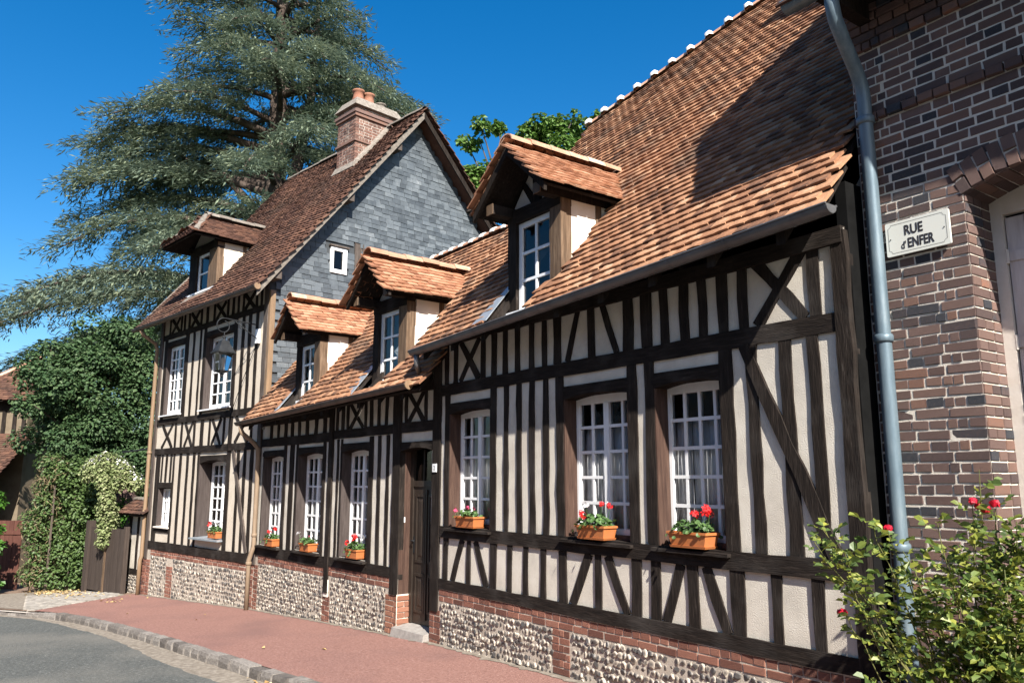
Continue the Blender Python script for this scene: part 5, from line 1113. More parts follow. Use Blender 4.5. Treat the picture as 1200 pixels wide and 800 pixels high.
# flowering climber hanging over the gate
HS = thing('flowering_climber', 'pale flowering climber cascading over the wooden gate, white and pink on top', 'climber', (-22.65, 3.95, -.95), scene_coords=True)
cs = []; rr = []
for i in range(60):
    t = rng.uniform(0, 1) if not 24 <= i < 54 else (i - 24) / 30; 
    if i < 24: c = np.array([-22.95, 3.45, 0]) + RT * (1.30 * t) + ZZ * (1.80 + .42 * math.sin(math.pi * min(1, t * 1.05 + .05)) - .12 * t); r_ = .17
    elif i < 54: c = np.array([-22.98, 3.62, 0]) + RT * (.02 + .62 * rng.uniform(.12, .95)) * (1 - .45 * (1 - t)) + RT * (.30 + .16 * (1 - t)) + ZZ * (.22 + 1.72 * t); r_ = .11 + .06 * t
    else: c = np.array([-22.95, 3.65, 0]) + RT * (.75 + .45 * t) + ZZ * (1.55 + .3 * rng.random()); r_ = .13
    cs.append(c + F0 * (rng.uniform(-.10, .10) - (.98 if 24 <= i < 54 else .55))); rr.append(r_)
cs = np.array(cs); clumpy('foliage', cs, np.array(rr) * 1.15, 9000, .075, 'honeysuckle_leaf', HS, droop=.8, squash=1.3)
P, d = cluster_points(cs[:16] + [0, 0, .09], .16, 420, .7); leaves('white_flowers', P, .06, ['petal_white'], HS, N=d, aspect=.9)
P, d = cluster_points(cs[16:24] * .0 + (np.array([-22.62, 3.50, 2.2]) + RT * rng.uniform(-.12, .2, (8, 1))), .13, 220, .5); leaves('pink_flowers', P, .06, ['petal_lilac'], HS, N=d, aspect=.9)
for i in range(6): MB().tube([(-22.62, 4.12, -.95), (-22.6, 4.1, .9), (-22.7, 3.95, 1.7), tuple(cs[24 + i * 4])], [.03, .025, .018, .006], 6).build('stem', 'bark', HS)
P, d = cluster_points([(-22.35, 4.02, .95), (-22.45, 3.95, .75), (-22.3, 4.05, 1.1)], .2, 260, .4); leaves('broad_leaves', P, .13, ['laurel_leaf'], HS, N=d, droop=.3)

# the great cedar behind the tall house
CE = thing('cedar_tree', 'huge blue-green cedar with drooping shelves of foliage behind the tall house', 'tree', (-33.8, 11.4, -1.2), scene_coords=True)
trunk = [(-33.8, 11.4, -1.5), (-33.75, 11.3, 6), (-33.7, 11.2, 12), (-33.75, 11.2, 15.5), (-33.9, 11.2, 20), (-33.8, 11.1, 25), (-33.8, 11.1, 29)]
MB().tube(trunk, [.75, .62, .52, .46, .34, .2, .05], 12).build('trunk', 'bark_cedar', CE, smooth=True)
MB().tube([(-33.7, 11.3, 12.5), (-33.3, 11.9, 15), (-33.0, 12.4, 19), (-32.9, 12.6, 25)], [.34, .30, .2, .05], 10).build('second_trunk', 'bark_cedar', CE, smooth=True)
tips = []; dirs = []
aL = math.atan2(-RT[1], -RT[0])
def limb(z0, az, L_, rise, droop_, r0=.16, dens=1.0, nf=True, show=True):
    d0 = np.array([math.cos(az), math.sin(az), 0]); sd = np.array([-d0[1], d0[0], 0]); base = np.array([-33.75, 11.25, z0]); n = 9; pts = []; bend = rng.normal(0, .12)
    for i in range(n + 1):
        t = i / n; pts.append(base + d0 * L_ * t + sd * bend * L_ * t * t + ZZ * (rise * L_ * t - droop_ * L_ * t ** 2.6))
    if show: MB().tube(pts, list(np.linspace(r0, .02, n + 1)), 7, cap=False).build('limb', 'bark_cedar', CE, smooth=True)
    pts = np.array(pts); nb = int(L_ * 4.2)
    for k in range(nb):
        t = .22 + .78 * (k + rng.uniform(0, 1)) / nb; i = min(int(t * n), n - 1); p = pts[i] + (pts[i + 1] - pts[i]) * (t * n - i)
        s = 1 if k % 2 else -1; bl = (.55 + 1.9 * (1 - abs(t - .45) * 1.1)) * rng.uniform(.55, 1.15) * min(1, L_ / 7)
        bd = unit(d0 * rng.uniform(.35, .9) + sd * s * rng.uniform(.5, 1.0)); m_ = max(3, int(bl / .13 * dens))
        for q in range(m_):
            u_ = (q + rng.random()) / m_; c = p + bd * bl * u_ + ZZ * (.10 * bl * u_ - .58 * bl * u_ ** 2 + rng.normal(0, .08))
            tips.append(c); dirs.append(bd * .9 + d0 * .3 + ZZ * (-.5 - .6 * u_))
rL = lambda z: float(np.interp(z, [5, 8, 10, 11.5, 13, 15, 16.6, 17.6, 19, 22, 24, 28], [9.5, 11.8, 11.2, 7.6, 8.4, 9.4, 8.6, 5.6, 5.2, 5.4, 5.0, 1.4]))
rR = lambda z: float(np.interp(z, [5, 8, 12, 16, 19, 21, 24, 28], [6, 6.5, 6.5, 6.2, 6.3, 6.0, 4.4, 1.2]))
for k in range(90):
    z = 6.0 + (27.4 - 6.0) * ((k + rng.random() * .8) / 90) ** .86; az = k * 2.39996 + rng.normal(0, .25); cc = .5 + .5 * math.cos(az - aL)
    L_ = (rR(z) + (rL(z) - rR(z)) * cc ** 1.3) * rng.uniform(.72, 1.04)
    if 12.0 < z < 15.2 and math.cos(az - aL) > .1 and rng.random() < .7: continue
    if 12.5 < z < 16.5 and abs(math.cos(az - aL)) < .85 and rng.random() < .6: continue
    limb(z, az, L_, rng.uniform(.10, .34), rng.uniform(.26, .50), r0=.08 + .013 * L_)
for z, da, L_, rise, dr in ((15.6, .08, 8.2, .34, .40), (15.0, -.30, 8.4, .30, .40), (9.8, .02, 11.8, .22, .38), (8.4, -.18, 12.2, .18, .42), (9.0, .22, 11.4, .2, .38), (7.6, .05, 11.6, .22, .40), (16.2, .02, 8.6, .40, .36), (15.2, -.22, 8.2, .42, .40), (14.2, .18, 8.4, .38, .36), (13.2, -.06, 8.9, .36, .38), (12.2, .25, 8.6, .30, .40), (17.0, .38, 7.2, .36, .36), (18.0, math.pi - .1, 6.9, .26, .36), (19.2, math.pi + .25, 6.6, .3, .42), (14.6, .12, 8.0, .26, .36), (13.2, -.3, 8.8, .24, .40)): limb(z, aL + da, L_, rise, dr, .22, 1.15)
# bare arching limb seen against the sky
MB().tube([(-33.5, 11.7, 10.5), (-33.9, 10.6, 13.4), (-34.8, 9.5, 14.9), (-35.6, 8.4, 15.4), (-36.4, 7.4, 16.5)], [.22, .20, .16, .11, .05], 9).build('limb', 'bark_cedar', CE, smooth=True)
tips = np.array(tips); dirs = np.array(dirs)
rep = 7; P = np.repeat(tips, rep, 0) + rng.normal(0, .15, (len(tips) * rep, 3)) * [1, 1, .8]; Dv = np.repeat(dirs, rep, 0)
leaves('foliage', P, .33, ['cedar_needles'], CE, up=1.2, aspect=.19, fold=.03, dirs=Dv * .8, droop=.35); print('cedar', len(P))

# leafy tree behind the roofs
MP = thing('maple_tree', 'bright green leafy tree seen behind the roof ridges between the dormers', 'tree', (-19.9, 14.6, -.8), scene_coords=True)
MB().tube([(-19.9, 14.6, -1), (-19.8, 14.5, 5), (-19.9, 14.4, 9), (-19.6, 14.6, 11.6)], [.3, .25, .18, .06], 9).build('trunk', 'bark', MP, smooth=True)
def WP(px, py, d):     # measured directions, kept as plain numbers
    return np.array([0, 0, CAMZ]) + d * (FW + RT * (px - 600) / 930 - UP * (py - 400) / 930)
cs = []; rr = []
for (a, c, r_) in ((-21.3, 11.3, .55), (-21.0, 10.4, .8), (-20.7, 11.0, .7), (-20.2, 10.6, .9), (-20.1, 12.6, .38), (-20.6, 12.25, .30), (-20.9, 12.35, .22), (-19.8, 11.6, .6), (-19.4, 12.1, .55), (-19.0, 12.5, .5), (-18.7, 12.75, .45), (-18.4, 12.3, .5), (-19.2, 11.2, .8), (-18.5, 11.4, .7), (-19.7, 9.6, 1.0), (-20.9, 9.2, .9), (-17.9, 12.6, .25), (-17.7, 12.8, .18), (-18.1, 11.9, .4), (-21.4, 9.8, .5)):
    for q in range(5):
        k = (a + 21.3) / 3.6; cs.append((a + rng.normal(0, .3) * r_, 12.9 + k * 3.4 + rng.normal(0, .5), c + .35 + rng.normal(0, .35) * r_)); rr.append(r_ * rng.uniform(.45, .75))
cs = np.array(cs); clumpy('crown', cs, np.array(rr), 16000, .17, 'maple_leaf', MP, droop=.5)
for i in range(0, len(cs), 4): MB().tube([(-19.85, 14.45, 8.6 + (i % 5) * .3), tuple((cs[i] + np.array([-19.85, 14.45, 9.2])) / 2), tuple(cs[i])], [.07, .045, .012], 6).build('limb', 'bark', MP)

# rose bush in the foreground
RO = thing('rose_bush', 'straggling rose bush with red blooms in front of the brick house, bottom right', 'rose bush', (-2.35, 4.95, -.10), scene_coords=True)
def leaflet(l, w, fold=.25):
    return [(0, 0, 0), (l * .3, w * .42, fold * w), (l * .72, w * .38, fold * w), (l, 0, -.05 * l), (l * .72, -w * .38, fold * w), (l * .3, -w * .42, fold * w)], [(0, 3, 2, 1), (0, 5, 4, 3)]
LV = []
for _ in range(6):
    v = []; f = []
    def put(o, ang, l, w):
        a, q = leaflet(l, w); c_, s_ = math.cos(ang), math.sin(ang); tl = rng.normal(0, .25); k = len(v)
        for x, y, z in a: v.append((o[0] + c_ * x - s_ * y, o[1] + s_ * x + c_ * y, o[2] + z + tl * y - .12 * x))
        for g in q: f.append(tuple(i + k for i in g))
    L_ = rng.uniform(.075, .095)
    put((L_, 0, 0), rng.normal(0, .1), .046, .036)
    for (t, l) in ((.80, .040), (.42, .034)):
        for s in (1, -1): put((L_ * t, 0, .0), s * rng.uniform(.8, 1.15), l * rng.uniform(.85, 1.1), l * .78)
    k = len(v); v += [(0, -.001, 0), (L_, -.0008, 0), (L_, .0008, 0), (0, .001, 0)]; f.append((k, k + 1, k + 2, k + 3))
    LV.append((np.array(v), f))
its = []; canes = []
def cane(a, tgt, bulge=(0, 0, .25), r0=.009, lf=(.35, 1.0), step=.045, den=1.0, green=True):
    a = np.array(a, float); tgt = np.array(tgt, float); mid = (a + tgt) / 2 + np.array(bulge); n = 12
    P = [(1 - t) ** 2 * a + 2 * t * (1 - t) * mid + t * t * tgt + rng.normal(0, .006, 3) for t in np.linspace(0, 1, n)]
    MB().tube(P, list(np.linspace(r0, .0022, n)), 6, cap=False).build('cane', 'rose_stem', RO, smooth=True)
    P = np.array(P); L_ = np.linalg.norm(np.diff(P, axis=0), axis=1).sum(); m_ = int(L_ * (lf[1] - lf[0]) / step * den); ph = rng.uniform(0, 6)
    for k in range(m_):
        t = lf[0] + (lf[1] - lf[0]) * (k + rng.random()) / max(1, m_); i = min(int(t * (n - 1)), n - 2); p = P[i] + (P[i + 1] - P[i]) * (t * (n - 1) - i)
        ph += 2.4; d = np.array([math.cos(ph), math.sin(ph), rng.uniform(-.1, .55)]) + .3 * unit(P[i + 1] - P[i]); d = unit(d); nn = np.array([.25, -.2, 1.]) + rng.normal(0, .35, 3); nn -= d * np.dot(nn, d); nn = unit(nn); s = rng.uniform(.85, 1.45)
        M = np.eye(4); M[:3, :3] = np.stack([d, np.cross(nn, d), nn], 1) * s; M[:3, 3] = p; its.append((M, int(rng.integers(6))))
    return P
B0 = np.array([-2.30, 4.98, -.08]); T_ = {}
spec = [((-2.75, 4.10, 1.36), (-.05, -.15, .10), 1.0), ((-2.72, 4.14, 1.44), (-.1, -.1, .16), 1.2), ((-2.66, 4.22, 1.31), (-.1, -.1, .05), .8), ((-2.70, 4.27, .97), (-.1, -.05, .0), .35), ((-2.55, 4.36, 1.46), (-.05, 0, .2), .9), ((-2.50, 4.44, 1.42), (0, 0, .2), .8), ((-2.46, 4.52, 1.30), (0, 0, .2), .9), ((-2.33, 4.66, 1.47), (0, 0, .1), 1.0),
        ((-2.20, 4.81, 1.57), (0, 0, .1), 1.1), ((-2.12, 4.91, 1.55), (.05, 0, .1), 1.1), ((-2.06, 5.0, 1.42), (.05, 0, .2), 1.2), ((-2.28, 4.70, 1.25), (0, -.1, .2), 1.2), ((-2.18, 4.74, 1.35), (.05, -.1, .2), 1.2), ((-2.08, 4.85, 1.25), (.1, -.1, .2), 1.3), ((-2.0, 4.95, 1.2), (.1, 0, .2), 1.3), ((-2.35, 4.60, 1.12), (-.05, -.15, .2), 1.1), ((-2.05, 4.80, 1.05), (.1, -.15, .2), 1.3), ((-2.15, 4.72, .95), (.05, -.2, .25), 1.2), ((-1.95, 5.0, 1.42), (.1, 0, .2), 1.3), ((-1.85, 5.1, 1.3), (.1, 0, .2), 1.3), ((-1.75, 5.1, 1.5), (.1, 0, .2), 1.3), ((-2.45, 4.55, 1.15), (-.05, -.1, .2), .8), ((-2.62, 4.40, 1.12), (-.1, -.1, .15), .5), ((-2.58, 4.42, .86), (-.1, -.1, .15), .35), ((-2.4, 4.60, .80), (-.05, -.15, .15), .5), ((-2.05, 4.86, .75), (.05, -.15, .3), 1.2), ((-2.15, 4.84, .62), (.05, -.15, .3), 1.0), ((-1.9, 4.98, .85), (.05, -.15, .3), 1.2), ((-2.0, 4.9, 1.48), (.1, 0, .1), 1.1), ((-1.6, 5.0, 1.2), (.1, 0, .2), 1.2), ((-1.5, 5.15, 1.4), (.1, 0, .2), 1.2), ((-2.2, 4.95, 1.76), (0, 0, 0), .35)]
for t_, bl, dn in spec: T_[t_] = cane(B0 + rng.normal(0, .09, 3) * [1, 1, .1], t_, bl, r0=rng.uniform(.006, .011), den=dn * 1.05)
for k in range(26):
    t0 = spec[8 + int(rng.integers(12))][0]; P = T_[t0]; p = P[int(rng.integers(4, 10))]; cane(p, p + np.array([rng.normal(0, .16), rng.normal(-.04, .12), rng.uniform(-.02, .28)]), (0, 0, .05), .004, (.1, 1), den=1.2)
scatter('leaf', RO, LV, its, 'rose_leaf', 300)
def bloom(parent, c, r, m, n=16, name='flower', flat=.8):
    P = []; D = []; V = []; F = []; k = 0
    for i in range(n):
        th = i * 2.4; ph = math.acos(1 - 1.35 * (i + .5) / n); d = np.array([math.sin(ph) * math.cos(th), math.sin(ph) * math.sin(th), math.cos(ph) * flat]); s = unit(np.cross(d, rng.normal(size=3))); t = np.cross(d, s); w = r * .62
        c0 = np.array(c) + d * r * .62
        for a, b_ in ((-1, -.6), (.0, -1), (1, -.6), (.75, .7), (-.75, .7)): V.append(c0 + s * w * a * .8 + t * w * b_ * .8 + d * r * (.28 if b_ > 0 else .0) * rng.uniform(.6, 1.3))
        F.append((k, k + 1, k + 2, k + 3, k + 4)); k += 5
    q = MB(); q.add(V, F); return q.build(name, m, parent)
for c in ((-2.19, 4.80, 1.585), (-2.175, 4.83, 1.555), (-2.12, 4.90, 1.57), (-2.495, 4.43, 1.435), (-2.71, 4.26, .965), (-2.15, 4.85, 1.54)):
    f = bloom(RO, c, rng.uniform(.026, .036), 'rose_petal', 16)
# soil bed
strip('flower_bed', np.linspace(-3.0, 1.5, 8), lambda x: 4.55, lambda x: 5.5, .03, 'soil', 3)

# ------------------------------------------------------------------ window boxes with geraniums
def geranium_leaf_variants():
    out = []
    for _ in range(4):
        n = 7; v = [(0, 0, 0)] + [(math.cos(2 * math.pi * i / n + .3) * rng.uniform(.8, 1.1), math.sin(2 * math.pi * i / n + .3) * rng.uniform(.8, 1.1), rng.uniform(.05, .35)) for i in range(n)]
        out.append((np.array(v) * .5, [(0, i + 1, (i + 1) % n + 1) for i in range(n)]))
    return out
GLV = geranium_leaf_variants()
def flowerbox(house, u, v, z, L_, lab, plab, blooms, dens=1.0, w=.17, h=.115):
    loc, th = ROT[house.name]; W = to_world(house, np.array([[u, v, z]]))[0]
    bx = thing('flower_box', lab, 'flower box', tuple(W), math.degrees(th), 'terracotta window boxes')
    b = MB(); a, c = L_ / 2, w / 2; k = .86
    def ring(sc, zz, e=0): return [(-a * sc - e, -c * sc - e, zz), (a * sc + e, -c * sc - e, zz), (a * sc + e, c * sc + e, zz), (-a * sc - e, c * sc + e, zz)]
    z0 = W[2] + .012; rings = [ring(k, z0), ring(.98, z0 + h - .022), ring(1, z0 + h - .020, .008), ring(1, z0 + h, .008), ring(1, z0 + h, -.008), ring(.95, z0 + h - .03, -.008)]
    vs = [p for r_ in rings for p in r_]; fs = [(3, 2, 1, 0)] + [(4 * i + q, 4 * i + (q + 1) % 4, 4 * i + 4 + (q + 1) % 4, 4 * i + 4 + q) for i in range(5) for q in range(4)]
    b.add(vs, fs); b.build('trough', 'terracotta', bx)
    b = MB(); b.add(ring(.96, z0 + h - .025, -.006), [(0, 1, 2, 3)]); b.build('soil', 'soil', bx)
    b = MB(); b.hexa(ring(.90, W[2] - .004), ring(.95, W[2] + .016)); b.build('tray', 'terracotta', bx)
    pt = thing('geranium_plant', plab, 'geranium', (W[0], W[1], z0 + h - .03), math.degrees(th), 'geraniums in the window boxes')
    its = []; n = int(150 * dens)
    for i in range(n):
        x = rng.uniform(-a * .95, a * .95); r_ = rng.random() ** .6; y = rng.normal(-.01, .055); zz = z0 + h - .02 + .11 * rng.random() * (1 - (x / a) ** 2 * .5) * dens ** .5 - max(0, abs(y) - .07) * .5
        nn = unit((rng.normal(0, .5) + x * 2, rng.normal(-.25, .5) + y * 3, .9)); d = unit(np.cross(nn, rng.normal(size=3))); s = rng.uniform(.032, .055)
        M = np.eye(4); M[:3, :3] = np.stack([d, np.cross(nn, d), nn], 1) * s; M[:3, 3] = (x, y, zz); its.append((M, int(rng.integers(4))))
    scatter('leaf', pt, GLV, its, 'geranium_leaf', 0)
    for (x, y, dz, m, r_) in blooms:
        c = np.array([x, y, z0 + h + dz]); MB().tube([(x * .8, y * .5, z0 + h - .02), (x * .9, y * .8, z0 + h + dz * .5), tuple(c)], .0025, 5).build('stalk', 'geranium_leaf', pt)
        V = MB(); hd = None
        for q in range(7):
            d = unit(rng.normal(size=3) + [0, -.2, .3]); cc = c + d * r_ * .7
            for pp in range(5):
                an = pp * 1.2566 + q; s1 = unit(np.cross(d, [.3, .5, .8])); s2 = np.cross(d, s1); t = s1 * math.cos(an) + s2 * math.sin(an); o = s1 * math.cos(an + 1.57) + s2 * math.sin(an + 1.57); w_ = r_ * .55
                V.add([cc, cc + t * w_ * .6 + o * w_ * .35, cc + t * w_ + d * w_ * .15, cc + t * w_ * .6 - o * w_ * .35], [(0, 1, 2, 3)])
        V.build('flower_head', m, pt)
R_, K_, H_ = 'petal_red', 'petal_pink', 'petal_white'
flowerbox(NEAR, .94, -.01, 1.155, .42, 'terracotta window box under the leftmost window of the nearest house, beside the door', 'small geranium with a few pink blooms in the box beside the front door', [(-.22, -.06, .07, K_, .036), (-.02, -.02, .10, K_, .028), (.08, .0, .09, K_, .024)], .75)
flowerbox(NEAR, 3.19, -.01, 1.15, .41, 'terracotta window box under the middle window of the nearest house', 'geranium with red blooms and white ones in the middle window box of the nearest house', [(-.10, -.08, .09, R_, .046), (-.12, -.02, .19, H_, .036), (.06, .02, .20, R_, .034), (.20, .0, .19, R_, .040), (.13, .03, .21, H_, .02), (-.17, -.04, .12, R_, .028)], 1.35)
flowerbox(NEAR, 4.41, -.01, 1.15, .42, 'terracotta window box under the rightmost window of the nearest house', 'geranium with two big red heads in the rightmost window box', [(.05, -.03, .14, R_, .046), (.15, -.02, .18, R_, .060), (.19, .0, .15, R_, .04)], 1.25)
flowerbox(MID, -5.13, -.01, .565, .36, 'terracotta window box under the left window of the middle house, by the downpipe', 'red geranium in the left window box of the middle house', [(-.12, -.03, .12, R_, .04), (.08, .0, .17, R_, .046), (-.02, -.04, .10, R_, .034)], .9)
flowerbox(MID, -3.64, -.01, .575, .36, 'terracotta window box under the centre window of the middle house', 'pale geranium with one white bloom in the centre window box of the middle house', [(-.24, -.06, .13, H_, .05), (-.02, .0, .10, K_, .03), (.06, .02, .11, H_, .028)], .9)
flowerbox(MID, -2.0, -.01, .585, .36, 'terracotta window box under the right window of the middle house, left of the door', 'red and white geranium in the window box just left of the door', [(-.18, -.05, .08, R_, .045), (-.02, -.02, .17, R_, .058), (.18, .0, .17, H_, .042), (-.06, -.02, .10, R_, .04)], 1.2)
flowerbox(TALL, -1.75, -.0, .575, .40, 'brownish window box under the lower window of the tall house', 'geranium with red and white blooms under the lower window of the tall house', [(-.22, -.05, .14, R_, .06), (-.05, .0, .17, H_, .06), (.05, .0, .15, H_, .05)], 1.1)

# curtains behind the panes
def curtain(house, u0, u1, z0, z1, v, lab, gap=.0):
    loc, th = ROT[house.name]; W = to_world(house, np.array([[(u0 + u1) / 2, v, z0]]))[0]; t = thing('curtain', lab, 'curtain', tuple(W), math.degrees(th), 'white curtains behind the windows')
    for s in (0, 1):
        a = -(u1 - u0) / 2 + s * ((u1 - u0) / 2 + gap / 2); L_ = (u1 - u0) / 2 - gap / 2; n = 56; b = MB(); vs = []
        ph = rng.uniform(0, 6)
        for i in range(n + 1):
            x = a + L_ * i / n; y = .008 * math.sin(i * .95 + ph) + .004 * math.sin(i * 2.3)
            vs += [(x, y * .6, z1), (x + .01 * math.sin(i), y * 1.3, z0), (x, y * .6 + .004, z1), (x + .01 * math.sin(i), y * 1.3 + .004, z0)]
        fs = []
        for i in range(n):
            k = 4 * i; fs += [(k + 1, k + 5, k + 4, k), (k + 2, k + 6, k + 7, k + 3), (k, k + 4, k + 6, k + 2), (k + 1, k + 3, k + 7, k + 5)]
        b.add(vs, fs); b.build('curtain_panel', 'curtain', t, smooth=True)
curtain(NEAR, .10, 1.33, 1.2, 2.24, .245, 'white curtain behind the leftmost window of the nearest house'); curtain(NEAR, 2.40, 3.63, 1.2, 2.24, .245, 'white curtain behind the middle window of the nearest house'); curtain(NEAR, 3.72, 4.73, 1.2, 2.24, .245, 'white curtain behind the rightmost window of the nearest house')
curtain(MID, -5.84, -4.86, .62, 1.62, .29, 'white curtain behind the left window of the middle house', .1); curtain(MID, -4.40, -3.28, .62, 1.60, .29, 'white curtain behind the centre window of the middle house', .16); curtain(MID, -2.80, -1.74, .62, 1.55, .29, 'white curtain behind the window left of the door', .1)

# ------------------------------------------------------------------ signs and lantern
sg = to_world(BRK, np.array([[.405, 0, 3.415]]))[0]
SG = thing('street_sign', 'enamel street name sign reading RUE d\'ENFER on the brick wall', 'street sign', (sg[0], sg[1] - .014, sg[2]))
def rrect(w, h, r, n=5):
    P = []
    for cx_, cz_, a in ((w - r, h - r, 0), (-w + r, h - r, 90), (-w + r, -h + r, 180), (w - r, -h + r, 270)):
        for i in range(n + 1): an = R(a + 90 * i / n); P.append((cx_ + r * math.cos(an), cz_ + r * math.sin(an)))
    return P
P = rrect(.225, .125, .012); n = len(P); b = MB(); b.add([(x, -.022, z + 3.415) for x, z in P] + [(x * 1.0, -.004, z + 3.415) for x, z in P], [tuple(range(n))[::-1], tuple(range(n, 2 * n))] + [(i, (i + 1) % n, n + (i + 1) % n, n + i) for i in range(n)]); b.build('plate', 'sign_enamel', SG)
# thin painted border with notched corners
bw, bh, nr0 = .205, .105, .022; pts = []
for cx_, cz_, a in ((bw, bh, 270), (-bw, bh, 0), (-bw, -bh, 90), (bw, -bh, 180)):
    for i in range(7): an = R(a - 90 * i / 6 - 0); pts.append((cx_ + nr0 * math.cos(an - 0), cz_ + nr0 * math.sin(an)))
pts = []
for cx_, cz_, a0_, a1_ in ((bw, bh, 270, 180), (-bw, bh, 360, 270), (-bw, -bh, 90, 0), (bw, -bh, 180, 90)):
    for i in range(7): an = R(a0_ + (a1_ - a0_) * i / 6); pts.append((cx_ + nr0 * math.cos(an), cz_ + nr0 * math.sin(an)))
n = len(pts); b = MB(); vs = []
for i in range(n):
    p, q_, r_ = np.array(pts[i - 1]), np.array(pts[i]), np.array(pts[(i + 1) % n]); t = unit(r_ - p); nn = np.array([-t[1], t[0]]) * .0011
    vs += [(*(q_ + nn)[:1], -.0232, (q_ + nn)[1] + 3.415), (*(q_ - nn)[:1], -.0232, (q_ - nn)[1] + 3.415)]
b.add(vs, [(2 * i, 2 * ((i + 1) % n), 2 * ((i + 1) % n) + 1, 2 * i + 1) for i in range(n)]); b.build('border_line', 'sign_ink', SG)
def letter(txt, x, z, width, height, bold, parent, y):
    """painted capitals, fitted to a width and height measured on the plate"""
    me = font_mesh(txt, .1, bold, .0006); n = len(me.vertices); co = np.empty(n * 3, np.float32); me.vertices.foreach_get('co', co); co = co.reshape(-1, 3)
    lo, hi = co.min(0), co.max(0); co[:, 0] = (co[:, 0] - (lo[0] + hi[0]) / 2) * width / (hi[0] - lo[0]); co[:, 1] = (co[:, 1] - lo[1]) * height / (hi[1] - lo[1]); me.vertices.foreach_set('co', co.ravel()); me.update()
    o = link('lettering', me, parent); o.rotation_euler = (R(90), 0, 0); o.location = (x, y, z - zbof(parent)); return o
letter('RUE', -.020, 3.425, .132, .072, .0022, SG, -.0235); letter('ENFER', .026, 3.330, .185, .070, .0022, SG, -.0235); letter("d'", -.098, 3.330, .034, .055, .0006, SG, -.0235)
for sx in (-1, 1): MB().tube([(sx * .19, -.022, 3.415), (sx * .19, -.026, 3.415)], .004, 8).build('screw', 'iron', SG)
NB = thing('house_number', 'small white number plate 2 on the dark post right of the front door', 'number plate', (-9.094 + .135, 5.27 - .032, 1.86))
MB().box(-.048, .048, -.010, .002, 1.81, 1.915).build('plate', 'white_paint', NB); letter('2', .0, 1.835, .034, .055, .0006, NB, -.0106)

LN = thing('wall_lantern', 'black four-sided wall lantern on a scrolled bracket at the corner of the tall house', 'lantern', tuple(to_world(TALL, np.array([[-.33, -.02, 4.5]]))[0]), 8.8)
b = MB(); b.box(-.06, .06, -.05, .0, 4.34, 4.62); b.build('wall_plate', 'white_paint', LN)
b = MB(); pts = [(0, -.03, 4.70), (0, -.40, 4.72), (0, -.70, 4.74)]
for i in range(26): a = R(90 + i * 14); r_ = .15 - .0022 * i; pts.append((0, -.72 + r_ * math.cos(a), 4.59 + r_ * math.sin(a)))
b.tube(pts, .011, 8); b.build('bracket', 'iron', LN, smooth=True)
b = MB(); b.tube([(0, -.03, 4.42), (0, -.25, 4.55), (0, -.50, 4.71)], .010, 8); pts = [(0, -.36 + (.075 - .002 * i) * math.cos(R(i * 20)), 4.63 + (.075 - .002 * i) * math.sin(R(i * 20))) for i in range(20)]; b.tube(pts, .006, 6); b.build('brace_scroll', 'iron', LN, smooth=True)
lc = np.array([0., -.70]); 
b = MB(); b.tube([(0, -.70, 4.48), (0, -.70, 4.36)], .010, 8); b.lathe((0, -.70, 4.30), [(.0, .10), (.03, .09), (.035, .06), (.02, .04), (.05, .0)], 10); b.build('hanger', 'iron', LN, smooth=True)
def sq(h, z): return [(lc[0] - h, lc[1] - h, z), (lc[0] + h, lc[1] - h, z), (lc[0] + h, lc[1] + h, z), (lc[0] - h, lc[1] + h, z)]
b = MB(); b.hexa(sq(.085, 4.24), sq(.075, 4.30)); b.hexa(sq(.158, 4.09), sq(.09, 4.24)); b.hexa(sq(.172, 4.065), sq(.172, 4.09)); b.build('cap', 'iron', LN)
for s in ((-1, -1), (1, -1), (1, 1), (-1, 1)): MB().tube([(lc[0] + s[0] * .135, lc[1] + s[1] * .135, 4.065), (lc[0] + s[0] * .082, lc[1] + s[1] * .082, 3.74)], .009, 6).build('glazing_rib', 'iron', LN)
b = MB(); b.hexa(sq(.07, 3.70), sq(.092, 3.74)); b.lathe((0, -.70, 3.60), [(.0, 0), (.03, .03), (.02, .06), (.05, .08)], 10); b.build('base', 'iron', LN)
for i in range(4):
    p0, p1 = sq(.131, 4.06)[i], sq(.131, 4.06)[(i + 1) % 4]; q0, q1 = sq(.079, 3.745)[i], sq(.079, 3.745)[(i + 1) % 4]; b = MB(); b.add([q0, q1, p1, p0], [(0, 1, 2, 3)]); b.build('lantern_pane', 'glass', LN)
b = MB(); b.lathe((0, -.70, 3.74), [(.03, 0), (.03, .12), (.045, .16), (.045, .22), (.0, .26)], 10); b.build('bulb', 'opal', LN, smooth=True)
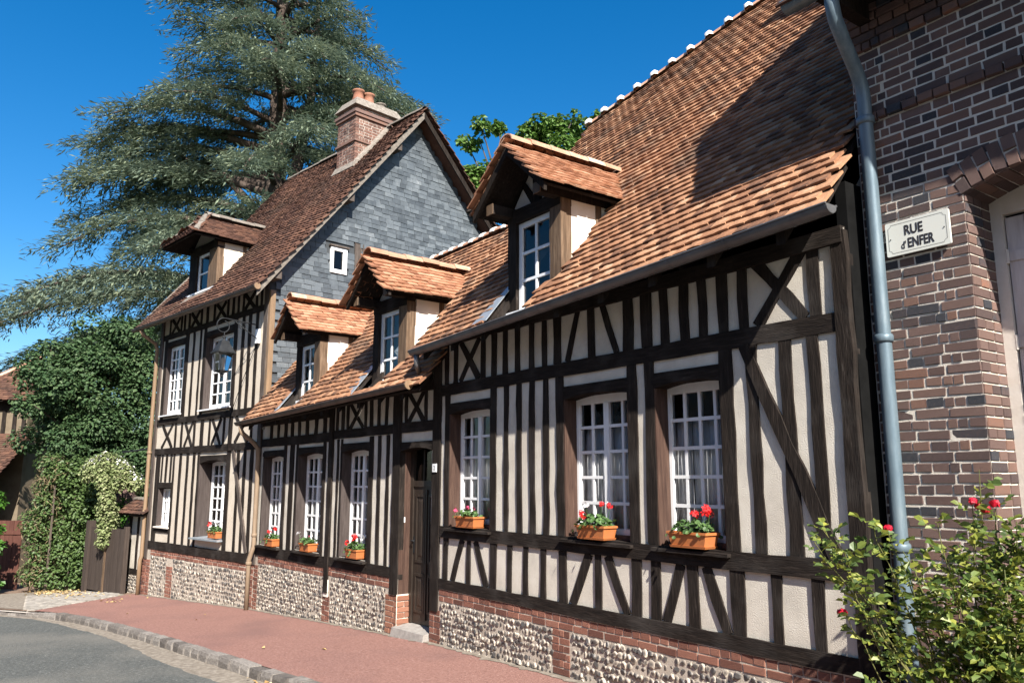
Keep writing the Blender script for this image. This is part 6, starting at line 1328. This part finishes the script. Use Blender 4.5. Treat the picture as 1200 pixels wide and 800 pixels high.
# cables
def cable(name, pts, r, lab):
    pts = np.array(pts, float); t = thing(name, lab, 'cable', tuple(pts[0]), scene_coords=True); MB().tube(pts, r, 6).build('wire', 'black_cable', t)
p0 = to_world(TALL, np.array([[-.33, -.04, 4.40]]))[0]; pm_ = to_world(TALL, np.array([[-.9, -.05, 3.6]]))[0]; p1 = to_world(TALL, np.array([[-1.30, -.05, 3.0]]))[0]; p2 = to_world(TALL, np.array([[-1.36, -.05, 2.3]]))[0]
cable('lamp_cable_and_shadow', [p0, pm_, p1, p2], .007, 'thin black cable and bracket shadow drawn as one diagonal line on the wall below the lantern')  # one black line holds the cable and the bracket's cast shadow
cable('overhead_wire', [(-42, -.8, 9.2), (-38.5, 2.0, 8.75), (-35, 5.5, 8.6)], .012, 'thin overhead wire crossing the sky at the far left')

# ------------------------------------------------------------------ unseen houses added behind the camera: they shade the street and mirror in the panes
def far_house(x0, x1, y, depth, h, rise, m, lab, wins):
    t = thing('unseen_house', lab, 'house', ((x0 + x1) / 2, y, float(gz((x0 + x1) / 2)) - .1), 180); w = (x1 - x0) / 2; z0 = ZB[t.name]
    b = MB(); b.add([(-w, 0, z0), (w, 0, z0), (w, depth, z0), (-w, depth, z0), (-w, 0, h), (w, 0, h), (w, depth, h), (-w, depth, h), (-w, depth / 2, h + rise), (w, depth / 2, h + rise)], [(0, 1, 5, 4), (1, 2, 6, 9, 5), (2, 3, 7, 6), (3, 0, 4, 8, 7)]); b.build('wall', m, t)
    b = MB(); b.quadslab((-w - .2, -.4, h - .3), (w + .2, -.4, h - .3), (w + .2, depth / 2, h + rise + .1), (-w - .2, depth / 2, h + rise + .1), (0, -1, 1), .12); b.quadslab((w + .2, depth + .4, h - .3), (-w - .2, depth + .4, h - .3), (-w - .2, depth / 2, h + rise + .1), (w + .2, depth / 2, h + rise + .1), (0, 1, 1), .12); b.build('roof', 'tile_brown', t)
    for u in wins:
        for z in (1.0, 3.9):
            f = MB().box(u - .5, u + .5, -.03, .02, z, z + 1.5).build('window', 'white_paint', t)
            for s in (-1, 1): MB().box(u + s * .23 - .19, u + s * .23 + .19, -.04, -.029, z + .1, z + 1.4).build('pane', 'dark_room', f)
    MB().box(-.5, .5, -.05, .02, z0, z0 + 2.2).build('door', 'red_wood', t)
far_house(-9.5, 1.5, -5.6, 8, 6.4, 3.4, 'plaster_warm', 'unseen rendered house added across the street, facing the tiled house', (-4, -2, 2, 4))
far_house(-20.5, -10.0, -6.6, 8, 6.2, 3.2, 'mortar', 'unseen pale rendered house added across the street, facing the tall house', (-4, -2, 2, 4))
far_house(2.2, 12, -5.4, 8, 5.6, 3.2, 'brick_mauve', 'unseen brick house added across the street, facing the mauve brick house', (-3, 3))
